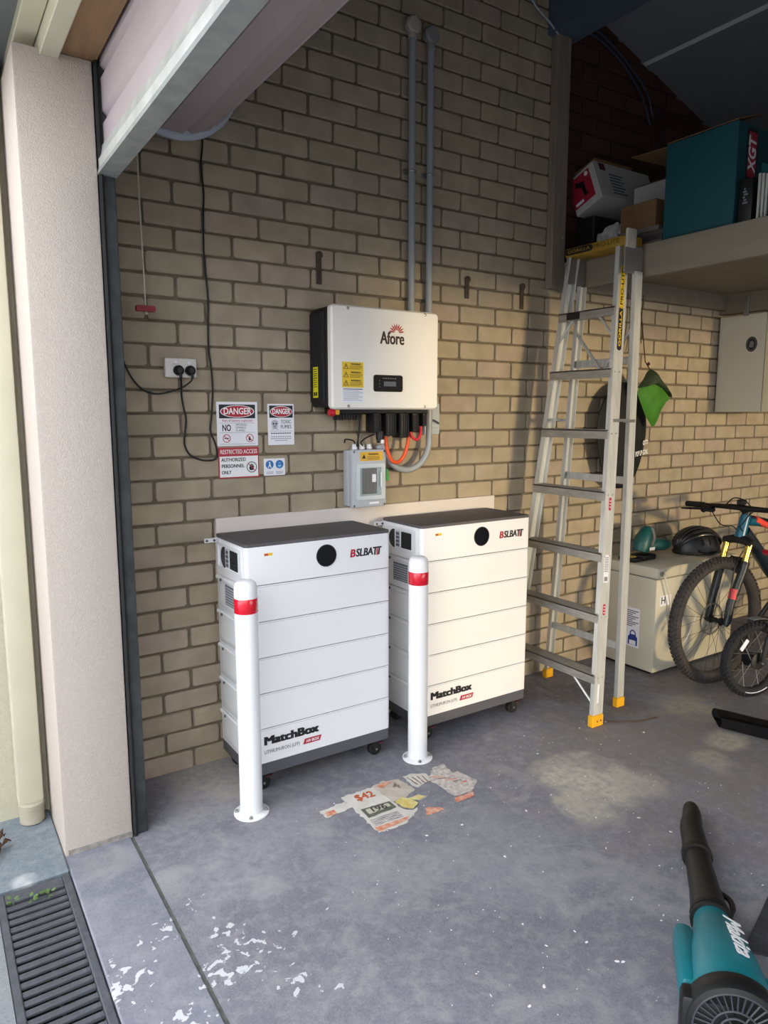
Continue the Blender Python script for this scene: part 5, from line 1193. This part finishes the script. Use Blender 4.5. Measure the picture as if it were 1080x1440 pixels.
bm = B(); box(bm, .305, .36, -.112, .0, -.10, .055, .012, 2, MB_); obj('housing_corner', bm, BLACK, it)
for k in range(36):
    a = 2*PI*k/36; dr = rgt*math.cos(a)+upv*math.sin(a); c0 = ie+axd*.064
    bm = B(); tube(bm, [c0+dr*.050, c0+dr*.088+axd*.001], .0022, 4); obj('grille_bar', bm, GRILL, it, 0)
for r_ in (.088, .050, .034, .018):
    bm = B(); tube(bm, [ie+axd*.065+(rgt*math.cos(a)+upv*math.sin(a))*r_ for a in [2*PI*i/36 for i in range(36)]], .0026, 6, closed=True); obj('grille_ring', bm, GRILL, it, 60)
for k in range(6):
    a = 2*PI*k/6; dr = rgt*math.cos(a)+upv*math.sin(a); bm = B(); tube(bm, [ie+axd*.065, ie+axd*.065+dr*.05], .0022, 4); obj('grille_bar', bm, GRILL, it, 0)
h0 = bs+axd*.23+rgt*.055; bm = B(); tube(bm, cr([h0, h0+rgt*.08-axd*.02-Z_*.01, h0+rgt*.16+axd*.005-Z_*.02, h0+rgt*.23+axd*.06-Z_*.02], 5), [.050, .047, .044, .040, .036, .032, .029, .027, .026, .026, .027, .029, .032, .036, .040, .042], 14); hn = obj('handle', bm, TEAL, LBW, 60)
text('handle_word', 'XGT', .028, INKW, hn, h0+rgt*.055-axd*.012+upv*.047, axd, (rgt-upv*.2).normalized(), 'CENTER', .0006, .15)
be = h0+rgt*.25+axd*.075-Z_*.02; MBT = Matrix(((axd.x, rgt.x, 0, be.x), (axd.y, rgt.y, 0, be.y), (0, 0, 1, be.z), (0, 0, 0, 1)))
bm = B(); box(bm, -.06, .06, -.03, .05, -.050, .035, .012, 2, MBT); obj('battery_pack', bm, BLACK, LBW)
# spare flat nozzle on the floor
FN = thing('flat_nozzle', 'black flat nozzle attachment lying on the floor near the kids bike', 'nozzle', (2.2, -1.2, 0))
bm = B(); dn = Vector((.31, -.95, 0)).normalized(); nn = Vector((.95, .31, 0)); p0 = Vector((2.078, -.975, .036))
sec = [(-.02, .058, .030), (.05, .056, .032), (.25, .050, .034), (.45, .042, .034), (.50, .040, .034)]
rings = []
for k, (a, wx, hz) in enumerate(sec):
    rings.append([bm.verts.new(p0+dn*(a+(-.035*math.cos(t) if k == 0 else 0))+nn*wx*max(-.85, min(.85, 1.2*math.cos(t)))+Z_*hz*max(-.9, min(.9, 1.2*math.sin(t)))) for t in [2*PI*i/20 for i in range(20)]])
for a, b in zip(rings, rings[1:]):
    for i in range(20): bm.faces.new((a[i], a[(i+1) % 20], b[(i+1) % 20], b[i]))
bmesh.ops.solidify(bm, geom=bm.faces[:], thickness=.003); obj('nozzle_body', bm, mat('nozzle_black', '120f12', .35), FN, 40)
bm = B(); tube(bm, [p0+dn*.46, p0+dn*.52], .043, 18); obj('coupling', bm, BLACKM, FN, 40)
# dark mat
bm = B(); a = [bm.verts.new(q) for q in ((.80, -1.832, .004), (1.068, -1.752, .004), (1.50, -2.05, .004), (1.25, -2.32, .004), (1.00, -2.10, .004))]; bm.faces.new(a)
r = bmesh.ops.extrude_face_region(bm, geom=bm.faces[:]); 
for v in [g for g in r['geom'] if isinstance(g, bmesh.types.BMVert)]: v.co.z += .006
MT = tag(obj('rubber_mat', bm, mat('dark_mat', '34343a', .85, var=.3, vs=14, bump=.3, bs=60), None, 0), 'dark grey rubber mat on the floor beside the leaf blower', 'mat')

# ================================================================== FLYERS, FLAKES, LEAVES
FY = thing('torn_flyers', 'torn faded advertising flyers stuck to the floor in front of the bollard', 'flyer', (.47, -.68, 0))
PIECES = {'strip': [(0.159, -0.589), (0.269, -0.581), (0.28, -0.629), (0.161, -0.642)], 'main': [(0.273, -0.548), (0.417, -0.549), (0.427, -0.803), (0.377, -0.827), (0.269, -0.822)],
 'upper': [(0.414, -0.547), (0.462, -0.533), (0.533, -0.557), (0.544, -0.654), (0.471, -0.692), (0.418, -0.685)], 'white2': [(0.415, -0.73), (0.455, -0.769), (0.477, -0.764), (0.435, -0.802), (0.424, -0.795)],
 'strips': [(0.558, -0.55), (0.604, -0.548), (0.654, -0.581), (0.643, -0.629), (0.562, -0.651), (0.551, -0.622)], 'right': [(0.712, -0.554), (0.761, -0.553), (0.748, -0.635), (0.773, -0.635), (0.791, -0.733), (0.724, -0.787), (0.643, -0.776), (0.638, -0.679), (0.632, -0.622)],
 'mid': [(0.471, -0.692), (0.534, -0.691), (0.558, -0.721), (0.517, -0.736), (0.485, -0.715)], 'pink': [(0.497, -0.784), (0.546, -0.809), (0.551, -0.833), (0.474, -0.825)], 'orange2': [(0.634, -0.788), (0.723, -0.793), (0.708, -0.816), (0.624, -0.82)]}
def torn(poly, amp, rnd, step=.012):
    out = []
    n = len(poly)
    for i in range(n):
        a, b = Vector(poly[i]), Vector(poly[(i+1) % n]); L_ = (b-a).length; k = max(2, int(L_/step)); nn_ = Vector((b.y-a.y, a.x-b.x)).normalized()
        for j in range(k): q = a.lerp(b, j/k)+nn_*rnd.uniform(-amp, amp)*(j > 0); out.append((q.x, q.y))
    return out
rf_ = random.Random(5)
pm = {'strip': PAPER, 'main': PAPER, 'upper': mat('flyer_faded', 'b0a596', .85, var=.25, vs=22, col2='c9bdb0'), 'white2': PAPER, 'strips': PAPER, 'right': mat('flyer_worn', 'a29a94', .85, var=.3, vs=60, col2='d6cdc6'), 'mid': mat('flyer_grey', '9a9a98', .85, var=.2, vs=40), 'pink': PAPERO, 'orange2': PAPERO}
PC_ = {}
for i, (k, poly) in enumerate(PIECES.items()): PC_[k] = flat('torn_piece', torn(poly, .0045, rf_), pm[k], FY, (0, 0, .0006+.0001*i), X_, Y_, .0006)
def fprint(k, poly, m_, zz=.0022): return flat('printed_patch', torn(poly, .002, rf_), m_, PC_[k], (0, 0, zz), X_, Y_, .0004)
fprint('strip', [(0.171, -0.61), (0.207, -0.608), (0.207, -0.638), (0.165, -0.638)], PAPERO)
fprint('main', [(0.291, -0.663), (0.412, -0.674), (0.412, -0.722), (0.287, -0.727)], PAPERD)
fprint('main', [(0.271, -0.790), (0.419, -0.796), (0.400, -0.812), (0.273, -0.818)], PAPERO)
fprint('main', [(0.305, -0.675), (0.40, -0.683), (0.398, -0.704), (0.302, -0.708)], mat('flyer_cream', 'b9b6a0', .8), .0027)
fprint('upper', [(0.43, -0.56), (0.455, -0.545), (0.50, -0.56), (0.44, -0.58)], PAPERO)
fprint('mid', [(0.48, -0.697), (0.53, -0.695), (0.548, -0.719), (0.51, -0.728)], PAPERY)
flat('torn_piece', torn([(0.427, -0.691), (0.467, -0.676), (0.489, -0.711), (0.496, -0.743), (0.458, -0.765), (0.432, -0.74)], .003, rf_), PAPERY, FY, (0, 0, .0030), X_, Y_, .0005)
INKO = mat('flyer_orange_ink', 'b8552f', .8)
text('price_text', '$42', .060, INKO, PC_['main'], (.352, -.592, .0024), (1, -.06, 0), (.06, 1, 0), 'CENTER', 0, 0, .075, bold=.0012)
text('price_text', '196', .040, mat('flyer_ink', '3a3a36', .8), PC_['main'], (.350, -.693, .0032), (1, -.06, 0), (.06, 1, 0), 'CENTER', 0, 0, .060, bold=.0008)
text('price_text', '4', .060, mat('flyer_brown_ink', '8d7a6c', .8), PC_['upper'], (.495, -.595, .0024), (1, -.06, 0), (.06, 1, 0), 'CENTER', .001)
for k in range(4): fprint('strips', [(.565+.02*k, -.565-.008*k), (.571+.02*k, -.565-.008*k), (.575+.016*k, -.635-.002*k), (.569+.016*k, -.635-.002*k)], mat('flyer_brown_ink', '8d7a6c', .8))
for k in range(5): fprint('right', [(.65+.018*k, -.63-.026*k+.02), (.70+.014*k, -.66-.018*k+.02), (.70+.014*k, -.668-.018*k+.02), (.65+.018*k, -.638-.026*k+.02)], (PAPERO, mat('flyer_brown_ink', '8d7a6c', .8))[k % 2])
for k in range(5): fprint('main', [(.283, -.742-.009*k), (.40, -.747-.009*k), (.40, -.749-.009*k), (.283, -.744-.009*k)], INKG)
FLK = [(1.157, -0.705), (1.503, -0.631), (1.229, -0.548), (1.109, -1.258), (1.129, -1.376), (0.799, -0.807), (2.282, -0.808), (0.863, -1.315), (0.546, -1.164), (1.119, -1.709), (1.715, -0.822), (1.661, -0.651), (0.401, -1.256), (0.373, -1.426), (0.476, -1.527), (0.368, -1.522), (0.472, -1.574), (0.497, -1.676), (0.486, -1.666), (0.744, -1.623), (0.719, -1.634), (0.261, -1.619), (0.142, -1.493), (0.185, -1.643), (0.127, -1.566), (0.801, -1.001), (0.959, -0.974), (0.706, -0.79), (0.98, -1.173), (0.545, -0.943), (0.303, -0.826), (0.4, -0.926), (0.231, -0.571)]
rk = random.Random(11)
FLK += [(rk.uniform(.0, 1.6), rk.uniform(-1.9, -.55)) for _ in range(170)]
bm = B()
for i, (x, y) in enumerate(FLK):
    s = (rk.uniform(.0035, .008) if i < 33 else rk.uniform(.0012, .0032)); n = 5; ph = rk.uniform(0, 6)
    el = rk.uniform(.2, .7); ca, sa = math.cos(ph), math.sin(ph)
    poly = []
    for k in range(n):
        r_ = s*rk.uniform(.6, 1.1); a, b = r_*math.cos(2*PI*k/n), r_*el*math.sin(2*PI*k/n); poly.append((x+a*ca-b*sa, y+a*sa+b*ca))
    prism(bm, poly, (0, 0, .0004), X_, Y_, .0012)
fk = obj('paint_flakes', bm, FLAKE, None, 0, kind='stuff'); fk['label'] = 'small white paint flakes scattered over the garage floor'; fk['category'] = 'flakes'
# twig on the floor by the ladder
cable('dark_twig', [(1.66, -.66, .004), (1.74, -.71, .005), (1.80, -.74, .004), (1.90, -.76, .006)], .0035, mat('twig', '4a372e', .8), 'thin dark twig lying between the ladder feet', 'twig')
# dry leaves on the sill, weeds in the grate
rl = random.Random(4)
for k in range(9):
    x, y = -.842+rl.uniform(-.03, .02), -.19+rl.uniform(-.10, .06); L_ = rl.uniform(.025, .045)
    bm = B(); a = rl.uniform(0, 6.28); n = 7; top = []
    cols = []
    for j in range(n):
        t = j/(n-1); wd = L_*.32*math.sin(PI*min(.97, max(.03, t))); cz = .008+.012*math.sin(PI*t)+rl.uniform(0, .003)
        cols.append([bm.verts.new(((t-.5)*L_, s*wd, cz+.006*abs(s))) for s in (-1, 0, 1)])
    for p, q in zip(cols, cols[1:]):
        for j in range(2): bm.faces.new((p[j], p[j+1], q[j+1], q[j]))
    bmesh.ops.solidify(bm, geom=bm.faces[:], thickness=.0008)
    o = tag(obj('dry_leaf', bm, LEAFB, None, 60), 'curled brown dry leaf in the pile beside the downpipe', 'leaf', 'dry leaves on the sill'); o.location = (x, y, .006+.004*(k % 3)); o.rotation_euler = (rl.uniform(-.3, .3), rl.uniform(-.3, .3), a)
for k, (x, y) in enumerate(((-.75, -.545), (-.845, -.525), (-.80, -.540))):
    T = thing('weed', ('small green weed growing in the drain grate nearest the pier', 'small green weed growing in the drain grate at the far side', 'small green weed growing in the drain grate between the other two')[k], 'weed', (x, y, -.03), 0, 'weeds in the drain grate')
    bm = B(); tube(bm, [(x, y, -.12), (x+.003, y, .004)], .0015, 5); obj('stem', bm, LEAFG, T)
    for j in range(7):
        a = rl.uniform(0, 6.28); rr_ = rl.uniform(.006, .018); c = Vector((x+rr_*math.cos(a), y+rr_*math.sin(a), .004+rl.uniform(0, .012)))
        bm = B(); u_, v_ = Vector((math.cos(a), math.sin(a), .35)), Vector((-math.sin(a), math.cos(a), 0)); prism(bm, [(-.006, 0), (-.002, .005), (.004, .005), (.008, 0), (.004, -.005), (-.002, -.005)], c, u_, v_, .0006); obj('leaf', bm, LEAFG, T, 0)
